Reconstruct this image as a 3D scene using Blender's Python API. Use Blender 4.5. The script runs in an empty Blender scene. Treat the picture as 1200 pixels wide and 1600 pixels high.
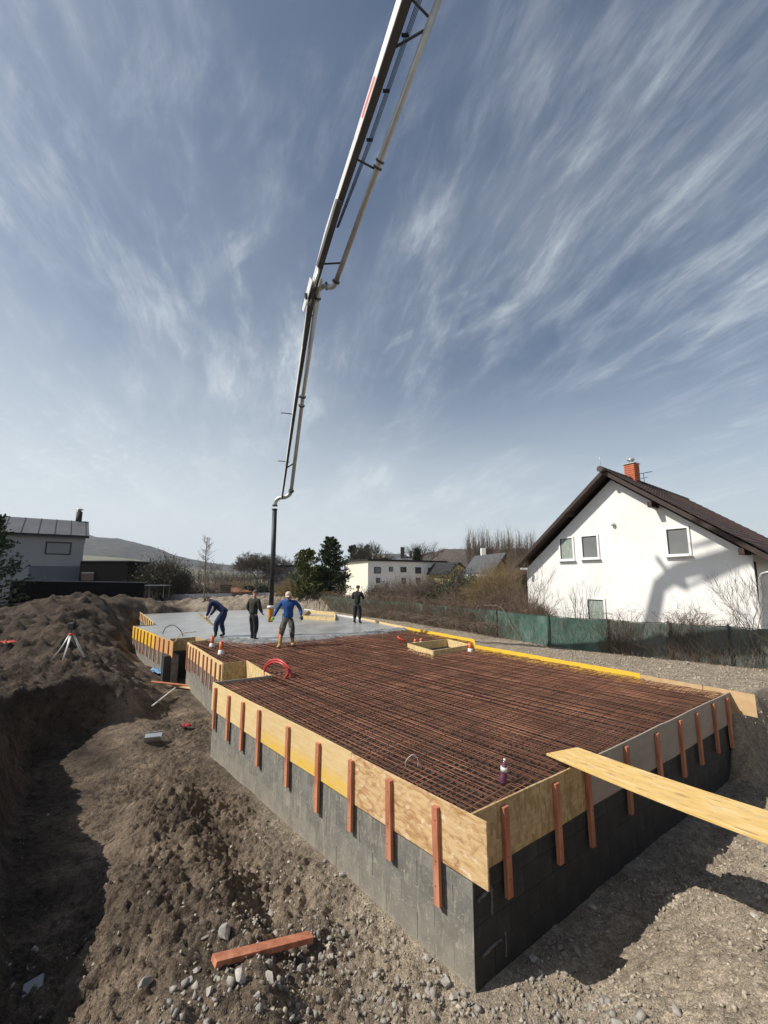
import bpy, bmesh, math, random
import numpy as np
from mathutils import Vector, Matrix
from mathutils.geometry import tessellate_polygon
random.seed(7)
RNG = np.random.default_rng(11)
SC = bpy.context.scene
COL = SC.collection
R = math.radians

# ---------------------------------------------------------------- camera
F_PX = 660.0
PITCH = math.atan(101 / F_PX)
CAM_H = 2.3                                   # eye height over the top of the formwork (z = 0)
cd = bpy.data.cameras.new('camera')
cam = bpy.data.objects.new('camera', cd)
COL.objects.link(cam)
cam.location = (0, 0, CAM_H)
cam.rotation_euler = (math.pi / 2 + PITCH, 0, 0)
cd.sensor_fit = 'VERTICAL'
cd.sensor_height = 24
cd.lens = 24 * F_PX / 1600
cd.clip_start = 0.05
cd.clip_end = 9000
SC.camera = cam

# ---------------------------------------------------------------- sun and sky
SUN_EL = R(44)
SUN_FROM = Vector((-.975 * math.cos(SUN_EL), -.222 * math.cos(SUN_EL), math.sin(SUN_EL))).normalized()
sd = bpy.data.lights.new('sun', 'SUN')
sd.energy = 5.0
sd.angle = R(.3)
sd.color = (1, .95, .87)
sun = bpy.data.objects.new('sun', sd)
COL.objects.link(sun)
sun.rotation_euler = SUN_FROM.to_track_quat('Z', 'Y').to_euler()
SC.view_settings.view_transform = 'Standard'
SC.view_settings.look = 'None'
SC.view_settings.gamma = 1
SC.view_settings.exposure = .10
SC.view_settings.use_curve_mapping = False

W = bpy.data.worlds.new('World')
SC.world = W
W.use_nodes = True
wn, wl = W.node_tree.nodes, W.node_tree.links
wn.clear()
def N(nt, kind, **kw):
    n = nt.nodes.new(kind)
    for k, v in kw.items():
        setattr(n, k, v)
    return n
def world():
    nt = W.node_tree
    L = nt.links.new
    sky = N(nt, 'ShaderNodeTexSky', sky_type='NISHITA', sun_disc=False)
    sky.sun_elevation = SUN_EL
    sky.sun_rotation = math.atan2(SUN_FROM.x, SUN_FROM.y)
    sky.air_density = 1.0
    sky.dust_density = 1.0
    sky.ozone_density = 1.3
    tc = N(nt, 'ShaderNodeTexCoord')
    sp = N(nt, 'ShaderNodeSeparateXYZ')
    L(tc.outputs['Generated'], sp.inputs[0])
    def M(op, a, b=None, c=None, clamp=False):
        n = N(nt, 'ShaderNodeMath', operation=op)
        n.use_clamp = clamp
        for i, v in enumerate((a, b, c)):
            if v is None: continue
            if isinstance(v, (int, float)): n.inputs[i].default_value = v
            else: L(v, n.inputs[i])
        return n.outputs[0]
    z = M('MAXIMUM', sp.outputs[2], 0.0)
    den = M('ADD', z, .15)
    px = M('DIVIDE', sp.outputs[0], den)
    py = M('DIVIDE', sp.outputs[1], den)
    cb = N(nt, 'ShaderNodeCombineXYZ')
    L(px, cb.inputs[0]); L(py, cb.inputs[1])
    wn_ = N(nt, 'ShaderNodeTexNoise')
    wn_.inputs['Scale'].default_value = 1.3; wn_.inputs['Detail'].default_value = 3
    L(cb.outputs[0], wn_.inputs[0])
    vs = N(nt, 'ShaderNodeVectorMath', operation='SUBTRACT'); L(wn_.outputs['Color'], vs.inputs[0]); vs.inputs[1].default_value = (.5, .5, .5)
    vm = N(nt, 'ShaderNodeVectorMath', operation='MULTIPLY_ADD'); L(vs.outputs[0], vm.inputs[0]); vm.inputs[1].default_value = (.16, .16, 0); L(cb.outputs[0], vm.inputs[2])
    def noise(scale, rotz, sc, detail, rough, dist, loc=(0, 0, 0)):
        mp = N(nt, 'ShaderNodeMapping')
        mp.inputs['Rotation'].default_value = (0, 0, rotz)
        mp2 = N(nt, 'ShaderNodeMapping')
        mp2.inputs['Scale'].default_value = sc
        mp2.inputs['Location'].default_value = loc
        L(vm.outputs[0], mp.inputs[0]); L(mp.outputs[0], mp2.inputs[0])
        n = N(nt, 'ShaderNodeTexNoise')
        n.inputs['Scale'].default_value = scale
        n.inputs['Detail'].default_value = detail
        n.inputs['Roughness'].default_value = rough
        n.inputs['Distortion'].default_value = dist
        L(mp2.outputs[0], n.inputs[0])
        return n.outputs['Fac']
    def N_map(v, a, b, c=0, d=1):
        m = N(nt, 'ShaderNodeMapRange', interpolation_type='SMOOTHSTEP')
        L(v, m.inputs[0])
        m.inputs[1].default_value = a; m.inputs[2].default_value = b
        m.inputs[3].default_value = c; m.inputs[4].default_value = d
        return m.outputs[0]
    veil = N_map(noise(1.2, R(-30), (1, .6, 1), 5, .55, .2, (7.7, 2.4, 0)), .36, .66)
    streak = N_map(noise(2.3, R(-13), (1.25, .40, 1), 9, .62, .15, (3.1, .4, 0)), .43, .70)
    streak2 = N_map(noise(2.6, R(-42), (1.3, .42, 1), 9, .64, .15, (9.3, 4.4, 0)), .48, .70)
    fine = N_map(noise(6.5, R(-16), (1.5, .32, 1), 8, .68, .25, (1.2, 5.7, 0)), .40, .68)
    puff = N_map(noise(13.0, R(60), (1, 1.5, 1), 6, .6, .3, (4, 2, 0)), .50, .70)
    lowband = M('MULTIPLY', N_map(sp.outputs[2], .36, .22), N_map(sp.outputs[0], -.25, -.55))
    st = M('MAXIMUM', streak, M('MULTIPLY', streak2, .8))
    c = M('MULTIPLY', st, M('ADD', M('MULTIPLY', fine, .50), .16))
    c = M('MULTIPLY', c, M('ADD', M('MULTIPLY', veil, .7), .5))
    c = M('ADD', c, M('MULTIPLY', veil, .10))
    c = M('MULTIPLY', c, N_map(sp.outputs[0], .75, -.3, .78, 1.0))
    c = M('ADD', c, M('MULTIPLY', N_map(sp.outputs[0], .35, -.5), .07))
    c = M('ADD', c, M('MULTIPLY', M('MULTIPLY', puff, lowband), .42))
    hz = M('POWER', N_map(M('ADD', sp.outputs[2], M('MULTIPLY', sp.outputs[0], .10)), .60, -.02), 1.15)
    hc = M('MULTIPLY', hz, M('ADD', M('MULTIPLY', st, .08), .92))
    c = M('SUBTRACT', 1, M('MULTIPLY', M('SUBTRACT', 1, c), M('SUBTRACT', 1, hc)))
    c = M('MINIMUM', c, .93)
    mix = N(nt, 'ShaderNodeMix', data_type='RGBA')
    L(c, mix.inputs[0])
    L(sky.outputs[0], mix.inputs[6])
    mix.inputs[7].default_value = CLOUD
    bg = N(nt, 'ShaderNodeBackground')
    bg.inputs[1].default_value = SKY_STRENGTH
    L(mix.outputs[2], bg.inputs[0])
    out = N(nt, 'ShaderNodeOutputWorld')
    L(bg.outputs[0], out.inputs[0])
SKY_STRENGTH = .082
CLOUD = (8.3, 9.1, 9.6, 1)
world()

# ---------------------------------------------------------------- helpers
CP, SP = math.cos(PITCH), math.sin(PITCH)
def ray(u, v):
    x = (u - 600) / F_PX; y = (800 - v) / F_PX
    return Vector((x, CP - y * SP, SP + y * CP))
CAM = Vector((0, 0, CAM_H))
def gp(u, v, z=0.0):
    "point at height z that is seen at (u, v) of the 1200 x 1600 photograph"
    r = ray(u, v); return CAM + r * ((z - CAM_H) / r.z)
def ap(u, v, a):
    "the point at depth a along the view axis"
    return CAM + ray(u, v) * a
def yp(u, v, y):
    r = ray(u, v); return CAM + r * (y / r.y)

def tag(o, label=None, cat=None, group=None, kind=None):
    if label: o['label'] = label
    if cat: o['category'] = cat
    if group: o['group'] = group
    if kind: o['kind'] = kind
    return o
def empty(name, loc=(0, 0, 0), rz=0, label=None, cat=None, group=None):
    o = bpy.data.objects.new(name, None)
    o.empty_display_size = .2
    COL.objects.link(o)
    o.location = loc; o.rotation_euler = (0, 0, rz)
    return tag(o, label, cat, group)
def link(name, me, m=None, parent=None, loc=None, rot=None, smooth=False):
    o = bpy.data.objects.new(name, me)
    COL.objects.link(o)
    if m is not None and not me.materials:
        me.materials.append(m)
    if parent is not None: o.parent = parent
    if loc is not None: o.location = loc
    if rot is not None: o.rotation_euler = rot
    if smooth:
        me.polygons.foreach_set('use_smooth', [True] * len(me.polygons))
    return o
def np_mesh(name, V, Fq, smooth=False):
    me = bpy.data.meshes.new(name)
    V = np.asarray(V, dtype=np.float32); Fq = np.asarray(Fq, dtype=np.int32)
    n, k = Fq.shape
    me.vertices.add(len(V)); me.vertices.foreach_set('co', V.ravel())
    me.loops.add(n * k); me.loops.foreach_set('vertex_index', Fq.ravel())
    me.polygons.add(n)
    me.polygons.foreach_set('loop_start', np.arange(0, n * k, k, dtype=np.int32))
    me.polygons.foreach_set('loop_total', np.full(n, k, dtype=np.int32))
    if smooth: me.polygons.foreach_set('use_smooth', np.ones(n, dtype=bool))
    me.update(calc_edges=True)
    return me
def bm_mesh(name, bm, smooth=False):
    me = bpy.data.meshes.new(name)
    bmesh.ops.recalc_face_normals(bm, faces=bm.faces[:])
    bm.to_mesh(me); bm.free()
    if smooth:
        me.polygons.foreach_set('use_smooth', [True] * len(me.polygons))
    return me
def add_box(bm, size, M=Matrix.Identity(4), bev=0):
    r = bmesh.ops.create_cube(bm, size=1, matrix=M @ Matrix.Diagonal((*size, 1)))
    if bev:
        es = list({e for v in r['verts'] for e in v.link_edges})
        bmesh.ops.bevel(bm, geom=es, offset=bev, segments=1, affect='EDGES')
def box_mesh(name, size, bev=0, off=(0, 0, 0)):
    bm = bmesh.new(); add_box(bm, size, Matrix.Translation(off), bev)
    return bm_mesh(name, bm)
def frame_from(a, b, up=Vector((0, 0, 1))):
    "matrix whose X axis runs from a to b, origin at a"
    x = (b - a).normalized()
    y = up.cross(x)
    if y.length < 1e-4: y = Vector((0, 1, 0)).cross(x)
    y.normalize(); z = x.cross(y)
    M = Matrix((x, y, z)).transposed().to_4x4(); M.translation = a
    return M
def segs_mesh(name, P0, P1, R0, R1, n=3, smooth=False, caps=False):
    "many tapered sticks in one mesh"
    P0 = np.asarray(P0, float); P1 = np.asarray(P1, float)
    R0 = np.broadcast_to(np.asarray(R0, float), (len(P0),)); R1 = np.broadcast_to(np.asarray(R1, float), (len(P0),))
    d = P1 - P0; d /= np.linalg.norm(d, axis=1)[:, None] + 1e-9
    ref = np.where(np.abs(d[:, 2:3]) > .9, np.array([[1., 0, 0]]), np.array([[0, 0, 1.]]))
    a = np.cross(d, ref); a /= np.linalg.norm(a, axis=1)[:, None] + 1e-9
    b = np.cross(d, a)
    V = []
    for P, RR in ((P0, R0), (P1, R1)):
        for k in range(n):
            t = 2 * math.pi * k / n
            V.append(P + (a * math.cos(t) + b * math.sin(t)) * RR[:, None])
    V = np.stack(V, 1).reshape(-1, 3)
    base = np.arange(len(P0)) * 2 * n
    Fq = np.stack([np.stack([base + k, base + (k + 1) % n, base + n + (k + 1) % n, base + n + k], 1) for k in range(n)], 1).reshape(-1, 4)
    return np_mesh(name, V, Fq, smooth)
def tube_mesh(name, pts, rad, n=8, smooth=True, closed=False):
    pts = [Vector(p) for p in pts]
    if isinstance(rad, (int, float)): rad = [rad] * len(pts)
    V, Fq = [], []
    t = (pts[1] - pts[0]).normalized()
    a = t.orthogonal().normalized()
    for i, p in enumerate(pts):
        if i == 0: t = (pts[1] - p)
        elif i == len(pts) - 1: t = (p - pts[i - 1])
        else: t = (pts[i + 1] - pts[i - 1])
        t.normalize()
        a = (a - t * a.dot(t)).normalized()
        b = t.cross(a)
        for k in range(n):
            w = 2 * math.pi * k / n
            V.append(p + (a * math.cos(w) + b * math.sin(w)) * rad[i])
    me = bpy.data.meshes.new(name)
    for i in range(len(pts) - 1):
        for k in range(n):
            Fq.append((i * n + k, i * n + (k + 1) % n, (i + 1) * n + (k + 1) % n, (i + 1) * n + k))
    Fq.append(tuple(range(n))[::-1]); Fq.append(tuple((len(pts) - 1) * n + k for k in range(n)))
    me.from_pydata([tuple(v) for v in V], [], Fq)
    if smooth: me.polygons.foreach_set('use_smooth', [True] * len(me.polygons))
    return me
def curve_pts(P, n=8):
    "Catmull-Rom through P"
    P = [Vector(p) for p in P]
    Q = [P[0] * 2 - P[1]] + P + [P[-1] * 2 - P[-2]]
    out = []
    for i in range(1, len(Q) - 2):
        for k in range(n):
            t = k / n
            a, b, c, d = Q[i - 1], Q[i], Q[i + 1], Q[i + 2]
            out.append(.5 * ((2 * b) + (c - a) * t + (2 * a - 5 * b + 4 * c - d) * t * t + (3 * b - a - 3 * c + d) * t ** 3))
    out.append(P[-1])
    return out
def lathe_mesh(name, prof, n=14, M=None):
    bm = bmesh.new()
    rings = []
    for r, z in prof:
        rings.append([bm.verts.new((r * math.cos(2 * math.pi * k / n), r * math.sin(2 * math.pi * k / n), z)) for k in range(n)])
    for i in range(len(rings) - 1):
        for k in range(n):
            bm.faces.new((rings[i][k], rings[i][(k + 1) % n], rings[i + 1][(k + 1) % n], rings[i + 1][k]))
    bm.faces.new(rings[0][::-1]); bm.faces.new(rings[-1])
    if M is not None: bmesh.ops.transform(bm, matrix=M, verts=bm.verts)
    return bm_mesh(name, bm, True)

# value noise, numpy
def _hash(ix, iy, s):
    h = (ix.astype(np.int64) * 374761393 + iy.astype(np.int64) * 668265263 + s * 974634777) & 0xffffffff
    h = ((h ^ (h >> 13)) * 1274126177) & 0xffffffff
    return ((h ^ (h >> 16)) & 0xffff) / 65535.0
def vnoise(x, y, s=0):
    ix = np.floor(x); iy = np.floor(y)
    fx = x - ix; fy = y - iy
    fx = fx * fx * fx * (fx * (fx * 6 - 15) + 10); fy = fy * fy * fy * (fy * (fy * 6 - 15) + 10)
    a = _hash(ix, iy, s); b = _hash(ix + 1, iy, s); c = _hash(ix, iy + 1, s); d = _hash(ix + 1, iy + 1, s)
    return (a + (b - a) * fx) * (1 - fy) + (c + (d - c) * fx) * fy - .5
def cell(x, y, s=0):
    "distance to nearest jittered point and its id value: lumps with creases between"
    ix = np.floor(x); iy = np.floor(y)
    best = np.full(x.shape, 9.0); val = np.zeros(x.shape)
    for dx in (-1, 0, 1):
        for dy in (-1, 0, 1):
            cx = ix + dx; cy = iy + dy
            px = cx + _hash(cx, cy, s + 1); py = cy + _hash(cx, cy, s + 2)
            d = (x - px) ** 2 + (y - py) ** 2
            m = d < best
            best = np.where(m, d, best); val = np.where(m, _hash(cx, cy, s + 3), val)
    return np.sqrt(best), val
def fbm(x, y, o=4, s=0, g=.5):
    r = 0; a = 1; f = 1
    for k in range(o):
        r = r + a * vnoise(x * f + 17.3 * k, y * f - 9.1 * k, s + k); a *= g; f *= 2.03
    return r

# ---------------------------------------------------------------- materials
def mat(name, c1, c2=None, scale=8, rough=.85, bump=.0, bscale=None, c3=None, metal=0, detail=6, dist=0, stretch=None, coord='Object', spec=.4, noise2=0, objvar=0):
    m = bpy.data.materials.new(name)
    m.use_nodes = True
    nt = m.node_tree; L = nt.links.new
    b = nt.nodes['Principled BSDF']
    b.inputs['Roughness'].default_value = rough
    b.inputs['Metallic'].default_value = metal
    b.inputs['Specular IOR Level'].default_value = spec
    if c2 is None:
        c2 = tuple(x * .8 for x in c1)
    tc = N(nt, 'ShaderNodeTexCoord')
    mp = N(nt, 'ShaderNodeMapping')
    mp.inputs['Scale'].default_value = stretch or (1, 1, 1)
    L(tc.outputs[coord], mp.inputs[0])
    n = N(nt, 'ShaderNodeTexNoise')
    n.inputs['Scale'].default_value = scale; n.inputs['Detail'].default_value = detail
    n.inputs['Roughness'].default_value = .6; n.inputs['Distortion'].default_value = dist
    L(mp.outputs[0], n.inputs[0])
    cr = N(nt, 'ShaderNodeValToRGB')
    cr.color_ramp.elements[0].position = .33; cr.color_ramp.elements[0].color = (*c1, 1)
    cr.color_ramp.elements[1].position = .68; cr.color_ramp.elements[1].color = (*c2, 1)
    if c3:
        e = cr.color_ramp.elements.new(.5); e.color = (*c3, 1)
    L(n.outputs['Fac'], cr.inputs[0])
    colour = cr.outputs[0]
    if objvar:
        oi = N(nt, 'ShaderNodeObjectInfo')
        hs = N(nt, 'ShaderNodeHueSaturation')
        mr = N(nt, 'ShaderNodeMapRange')
        mr.inputs[3].default_value = 1 - objvar; mr.inputs[4].default_value = 1 + objvar
        L(oi.outputs['Random'], mr.inputs[0]); L(mr.outputs[0], hs.inputs['Value'])
        L(colour, hs.inputs['Color']); colour = hs.outputs[0]
    L(colour, b.inputs['Base Color'])
    if bump:
        n2 = N(nt, 'ShaderNodeTexNoise')
        n2.inputs['Scale'].default_value = bscale or scale * 4; n2.inputs['Detail'].default_value = 5
        n2.inputs['Roughness'].default_value = .65
        L(mp.outputs[0], n2.inputs[0])
        bp = N(nt, 'ShaderNodeBump')
        bp.inputs['Strength'].default_value = 1; bp.inputs['Distance'].default_value = bump
        L(n2.outputs['Fac'], bp.inputs['Height']); L(bp.outputs[0], b.inputs['Normal'])
    m['_c'] = 1
    return m
def nodes_of(m): return m.node_tree, m.node_tree.links.new, m.node_tree.nodes['Principled BSDF']
def overlay(m, colour, scale, lo, hi, stretch=(1, 1, 1), detail=6, dist=0, coord='Object', wave=None, zrange=None, amount=1.0, loc=(0, 0, 0), rot=(0, 0, 0)):
    "lay a second colour over the base colour through a noise mask (or a band in local z)"
    nt, L, b = nodes_of(m)
    src = b.inputs['Base Color'].links[0].from_socket
    tc = N(nt, 'ShaderNodeTexCoord')
    mp = N(nt, 'ShaderNodeMapping'); mp.inputs['Scale'].default_value = stretch
    mp.inputs['Location'].default_value = loc; mp.inputs['Rotation'].default_value = rot
    src_co = tc.outputs[coord] if coord != 'World' else N(nt, 'ShaderNodeNewGeometry').outputs['Position']
    L(src_co, mp.inputs[0])
    if wave:
        n = N(nt, 'ShaderNodeTexWave'); n.inputs['Scale'].default_value = scale
        n.inputs['Distortion'].default_value = dist; n.inputs['Detail'].default_value = 3
    else:
        n = N(nt, 'ShaderNodeTexNoise'); n.inputs['Scale'].default_value = scale
        n.inputs['Detail'].default_value = detail; n.inputs['Distortion'].default_value = dist
        n.inputs['Roughness'].default_value = .65
    L(mp.outputs[0], n.inputs[0])
    mr = N(nt, 'ShaderNodeMapRange'); mr.inputs[1].default_value = lo; mr.inputs[2].default_value = hi
    mr.inputs[4].default_value = amount
    L(n.outputs['Fac'], mr.inputs[0])
    fac = mr.outputs[0]
    if zrange:
        sp = N(nt, 'ShaderNodeSeparateXYZ'); L(src_co, sp.inputs[0])
        m2 = N(nt, 'ShaderNodeMapRange'); m2.inputs[1].default_value = zrange[0]; m2.inputs[2].default_value = zrange[1]
        L(sp.outputs[2], m2.inputs[0])
        mu = N(nt, 'ShaderNodeMath', operation='MULTIPLY'); L(fac, mu.inputs[0]); L(m2.outputs[0], mu.inputs[1]); fac = mu.outputs[0]
    mx = N(nt, 'ShaderNodeMix', data_type='RGBA')
    L(fac, mx.inputs[0]); L(src, mx.inputs[6]); mx.inputs[7].default_value = (*colour, 1)
    L(mx.outputs[2], b.inputs['Base Color'])
    return m

M_soil = mat('soil', (.050, .036, .025), (.225, .168, .118), 1.3, .97, .02, 14, c3=(.115, .085, .059), detail=10)
overlay(M_soil, (.24, .20, .15), 22, .55, .75, detail=8, amount=.6)
overlay(M_soil, (.022, .017, .013), 7, .52, .66, detail=9, amount=.75)
def soil_position():
    "greyer, paler spoil on the right of the pit and along the fence than on the left of it"
    nt, L, b = nodes_of(M_soil)
    src = b.inputs['Base Color'].links[0].from_socket
    tc = N(nt, 'ShaderNodeTexCoord'); sp = N(nt, 'ShaderNodeSeparateXYZ'); L(tc.outputs['Object'], sp.inputs[0])
    ad = N(nt, 'ShaderNodeMath', operation='MULTIPLY_ADD'); ad.inputs[1].default_value = .52
    L(sp.outputs[1], ad.inputs[0]); L(sp.outputs[0], ad.inputs[2])
    n = N(nt, 'ShaderNodeTexNoise'); n.inputs['Scale'].default_value = .9; n.inputs['Detail'].default_value = 5
    L(tc.outputs['Object'], n.inputs[0])
    a2 = N(nt, 'ShaderNodeMath', operation='MULTIPLY_ADD'); a2.inputs[1].default_value = 2.2
    L(n.outputs['Fac'], a2.inputs[0]); L(ad.outputs[0], a2.inputs[2])
    mr = N(nt, 'ShaderNodeMapRange', interpolation_type='SMOOTHSTEP'); mr.inputs[1].default_value = 2.2; mr.inputs[2].default_value = 4.2; mr.inputs[4].default_value = .78
    L(a2.outputs[0], mr.inputs[0])
    n2 = N(nt, 'ShaderNodeTexNoise'); n2.inputs['Scale'].default_value = 5; n2.inputs['Detail'].default_value = 8
    n2.inputs['Roughness'].default_value = .7
    L(tc.outputs['Object'], n2.inputs[0])
    cr = N(nt, 'ShaderNodeValToRGB'); L(n2.outputs['Fac'], cr.inputs[0])
    cr.color_ramp.elements[0].position = .3; cr.color_ramp.elements[0].color = (.17, .135, .098, 1)
    cr.color_ramp.elements[1].position = .7; cr.color_ramp.elements[1].color = (.46, .385, .29, 1)
    mx = N(nt, 'ShaderNodeMix', data_type='RGBA'); L(mr.outputs[0], mx.inputs[0]); L(src, mx.inputs[6]); L(cr.outputs[0], mx.inputs[7])
    L(mx.outputs[2], b.inputs['Base Color'])
soil_position()
def left_soil_shade():
    "shade of the bank, trench and heaps on the left, put into the soil colour"
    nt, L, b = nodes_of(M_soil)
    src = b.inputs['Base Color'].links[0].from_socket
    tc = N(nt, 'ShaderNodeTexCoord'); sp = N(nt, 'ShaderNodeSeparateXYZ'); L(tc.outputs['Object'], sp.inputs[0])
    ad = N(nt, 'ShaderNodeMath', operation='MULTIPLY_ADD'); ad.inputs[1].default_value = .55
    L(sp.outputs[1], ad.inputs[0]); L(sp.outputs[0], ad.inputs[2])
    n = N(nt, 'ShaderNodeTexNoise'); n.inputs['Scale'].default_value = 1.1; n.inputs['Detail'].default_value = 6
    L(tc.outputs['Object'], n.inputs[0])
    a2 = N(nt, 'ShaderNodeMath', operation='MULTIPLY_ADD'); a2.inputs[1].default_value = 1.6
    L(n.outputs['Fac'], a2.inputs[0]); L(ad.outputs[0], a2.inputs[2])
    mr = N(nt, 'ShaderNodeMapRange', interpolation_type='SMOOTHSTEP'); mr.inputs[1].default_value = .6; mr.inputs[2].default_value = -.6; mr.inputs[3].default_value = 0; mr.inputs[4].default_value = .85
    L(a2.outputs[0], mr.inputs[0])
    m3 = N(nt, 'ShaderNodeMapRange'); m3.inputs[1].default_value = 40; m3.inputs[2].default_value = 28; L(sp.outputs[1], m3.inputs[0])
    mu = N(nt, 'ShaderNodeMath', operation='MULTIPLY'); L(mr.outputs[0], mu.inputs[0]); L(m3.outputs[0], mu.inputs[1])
    mx = N(nt, 'ShaderNodeMix', data_type='RGBA', blend_type='MULTIPLY'); L(mu.outputs[0], mx.inputs[0]); L(src, mx.inputs[6]); mx.inputs[7].default_value = (.40, .37, .35, 1)  # multiply tint: painted shade, deepening the soil towards the left
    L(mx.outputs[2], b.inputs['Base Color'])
left_soil_shade()
def soil_grit():
    "grit and crumbs: every cell its own tone and its own small relief"
    nt, L, b = nodes_of(M_soil)
    src = b.inputs['Base Color'].links[0].from_socket
    nrm = b.inputs['Normal'].links[0].from_socket
    tc = N(nt, 'ShaderNodeTexCoord')
    for sc, amt, dist in ((34, .30, .006), (88, .45, .004)):
        v = N(nt, 'ShaderNodeTexVoronoi'); v.inputs['Scale'].default_value = sc; v.inputs['Randomness'].default_value = 1
        L(tc.outputs['Object'], v.inputs[0])
        sp = N(nt, 'ShaderNodeSeparateColor'); L(v.outputs['Color'], sp.inputs[0])
        hs = N(nt, 'ShaderNodeHueSaturation'); L(src, hs.inputs['Color'])
        mr = N(nt, 'ShaderNodeMapRange'); mr.inputs[3].default_value = 1 - amt * .6; mr.inputs[4].default_value = 1 + amt * .7
        L(sp.outputs[0], mr.inputs[0]); L(mr.outputs[0], hs.inputs['Value']); src = hs.outputs[0]
        mu = N(nt, 'ShaderNodeMath', operation='MULTIPLY_ADD'); mu.inputs[1].default_value = -1.4
        L(v.outputs['Distance'], mu.inputs[0]); L(sp.outputs[1], mu.inputs[2])
        bp = N(nt, 'ShaderNodeBump'); bp.inputs['Strength'].default_value = 1; bp.inputs['Distance'].default_value = dist
        L(mu.outputs[0], bp.inputs['Height']); L(nrm, bp.inputs['Normal']); nrm = bp.outputs[0]
    L(src, b.inputs['Base Color']); L(nrm, b.inputs['Normal'])
soil_grit()
M_stone = mat('stone', (.22, .20, .175), (.46, .43, .38), 9, .9, .006, 60, objvar=.18)
M_gravel = mat('gravel', (.17, .14, .10), (.50, .44, .35), 3.2, .92, .004, 60, detail=9)
M_block = mat('concrete_block', (.125, .120, .105), (.225, .215, .185), 4, .9, .004, 90, c3=(.170, .164, .145), objvar=.10, coord='Object')
overlay(M_block, (.40, .36, .28), 5.5, .54, .64, coord='World', stretch=(2.5, 2.5, .6), detail=9, dist=1.2, amount=.55)
overlay(M_block, (.44, .40, .31), 13, .58, .66, coord='World', detail=9, dist=2.5, amount=.7)
overlay(M_block, (.34, .30, .23), 2.2, .30, .62, coord='World', detail=8, zrange=(-1.0, -1.55), amount=.6)
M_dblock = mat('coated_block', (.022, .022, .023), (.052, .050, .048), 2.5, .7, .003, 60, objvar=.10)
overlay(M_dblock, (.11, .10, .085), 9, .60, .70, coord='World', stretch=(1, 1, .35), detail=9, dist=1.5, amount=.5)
M_core = mat('mortar', (.17, .165, .15), (.11, .105, .10), 12, .95, .004, 60)
M_blackblock = mat('near_black_block', (.022, .022, .024), (.05, .05, .052), 2.5, .55, .003, 30)  # near-black, for the two block faces inside the gap
M_lyellow = mat('pale_plywood', (.62, .44, .20), (.72, .55, .30), 3, .6, .001, 60, stretch=(1, 1, 6), objvar=.05)
overlay(M_lyellow, (.42, .27, .10), 30, .60, .74, stretch=(1, 1, 2.5), amount=.6)
overlay(M_lyellow, (.40, .38, .34), 9, .60, .68, detail=10, dist=1.5, amount=.6)
M_byellow = mat('yellow_formwork_plywood', (.60, .42, .19), (.70, .53, .29), 3, .55, .001, 60, stretch=(1, 1, 7))
overlay(M_byellow, (.72, .45, .04), 4, .30, .62, stretch=(1, 1, 6), zrange=(.26, .12), detail=11, dist=.6, amount=.95)
overlay(M_byellow, (.30, .20, .09), 45, .60, .74, stretch=(1, 1, 2), amount=.6)
M_weather = mat('weathered_plywood', (.62, .43, .22), (.44, .25, .10), 4.5, .7, .002, 50, c3=(.60, .42, .22), stretch=(1, 1, 5), detail=10, dist=.6)
overlay(M_weather, (.30, .13, .05), 4.5, .47, .66, stretch=(1, 1, 2.2), detail=12, amount=.8, dist=1.6)
overlay(M_weather, (.74, .62, .44), 8, .56, .66, stretch=(1, 1, 1.6), detail=9, amount=.8)
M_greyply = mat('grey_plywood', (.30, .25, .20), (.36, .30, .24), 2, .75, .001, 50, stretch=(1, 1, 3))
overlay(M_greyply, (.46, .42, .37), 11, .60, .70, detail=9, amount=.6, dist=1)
M_yellowtop = mat('bright_yellow_plywood', (.80, .52, .04), (.72, .44, .05), 4, .5, .001, 60, stretch=(1, 1, 2))
overlay(M_yellowtop, (.35, .22, .08), 20, .64, .75, amount=.7)
M_tanply = mat('tan_plywood', (.58, .40, .22), (.46, .30, .15), 5, .7, .001, 60)
def osb(name, a, b_, c, dark):
    m = mat(name, a, b_, 5, .75, .002, 40, c3=c)
    nt, L, b = nodes_of(m)
    src = b.inputs['Base Color'].links[0].from_socket
    tc = N(nt, 'ShaderNodeTexCoord')
    for k, (rot, sc) in enumerate(((.4, (9, 9, 42)), (1.2, (30, 30, 9)), (-.7, (12, 12, 36)))):
        mp = N(nt, 'ShaderNodeMapping'); mp.inputs['Scale'].default_value = sc; mp.inputs['Rotation'].default_value = (rot, rot, rot * .6)
        L(tc.outputs['Object'], mp.inputs[0])
        v = N(nt, 'ShaderNodeTexVoronoi'); v.inputs['Scale'].default_value = 1
        L(mp.outputs[0], v.inputs[0])
        mr = N(nt, 'ShaderNodeMapRange'); mr.inputs[1].default_value = .45; mr.inputs[2].default_value = .75
        L(v.outputs['Color'], mr.inputs[0])
        mx = N(nt, 'ShaderNodeMix', data_type='RGBA'); mx.inputs[7].default_value = (*((a, dark, b_)[k]), 1)
        mu = N(nt, 'ShaderNodeMath', operation='MULTIPLY'); mu.inputs[1].default_value = .6
        L(mr.outputs[0], mu.inputs[0]); L(mu.outputs[0], mx.inputs[0]); L(src, mx.inputs[6]); src = mx.outputs[2]
    L(src, b.inputs['Base Color'])
    return m
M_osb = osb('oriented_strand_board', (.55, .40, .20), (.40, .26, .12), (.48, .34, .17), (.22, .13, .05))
M_osblight = osb('pale_strand_board', (.72, .56, .28), (.55, .40, .18), (.68, .52, .26), (.38, .24, .10))
M_batten = mat('red_brown_batten', (.33, .115, .060), (.56, .25, .145), 2.6, .7, .001, 40, c3=(.45, .17, .095), stretch=(4, 4, 1), objvar=.16, detail=8)
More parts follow.
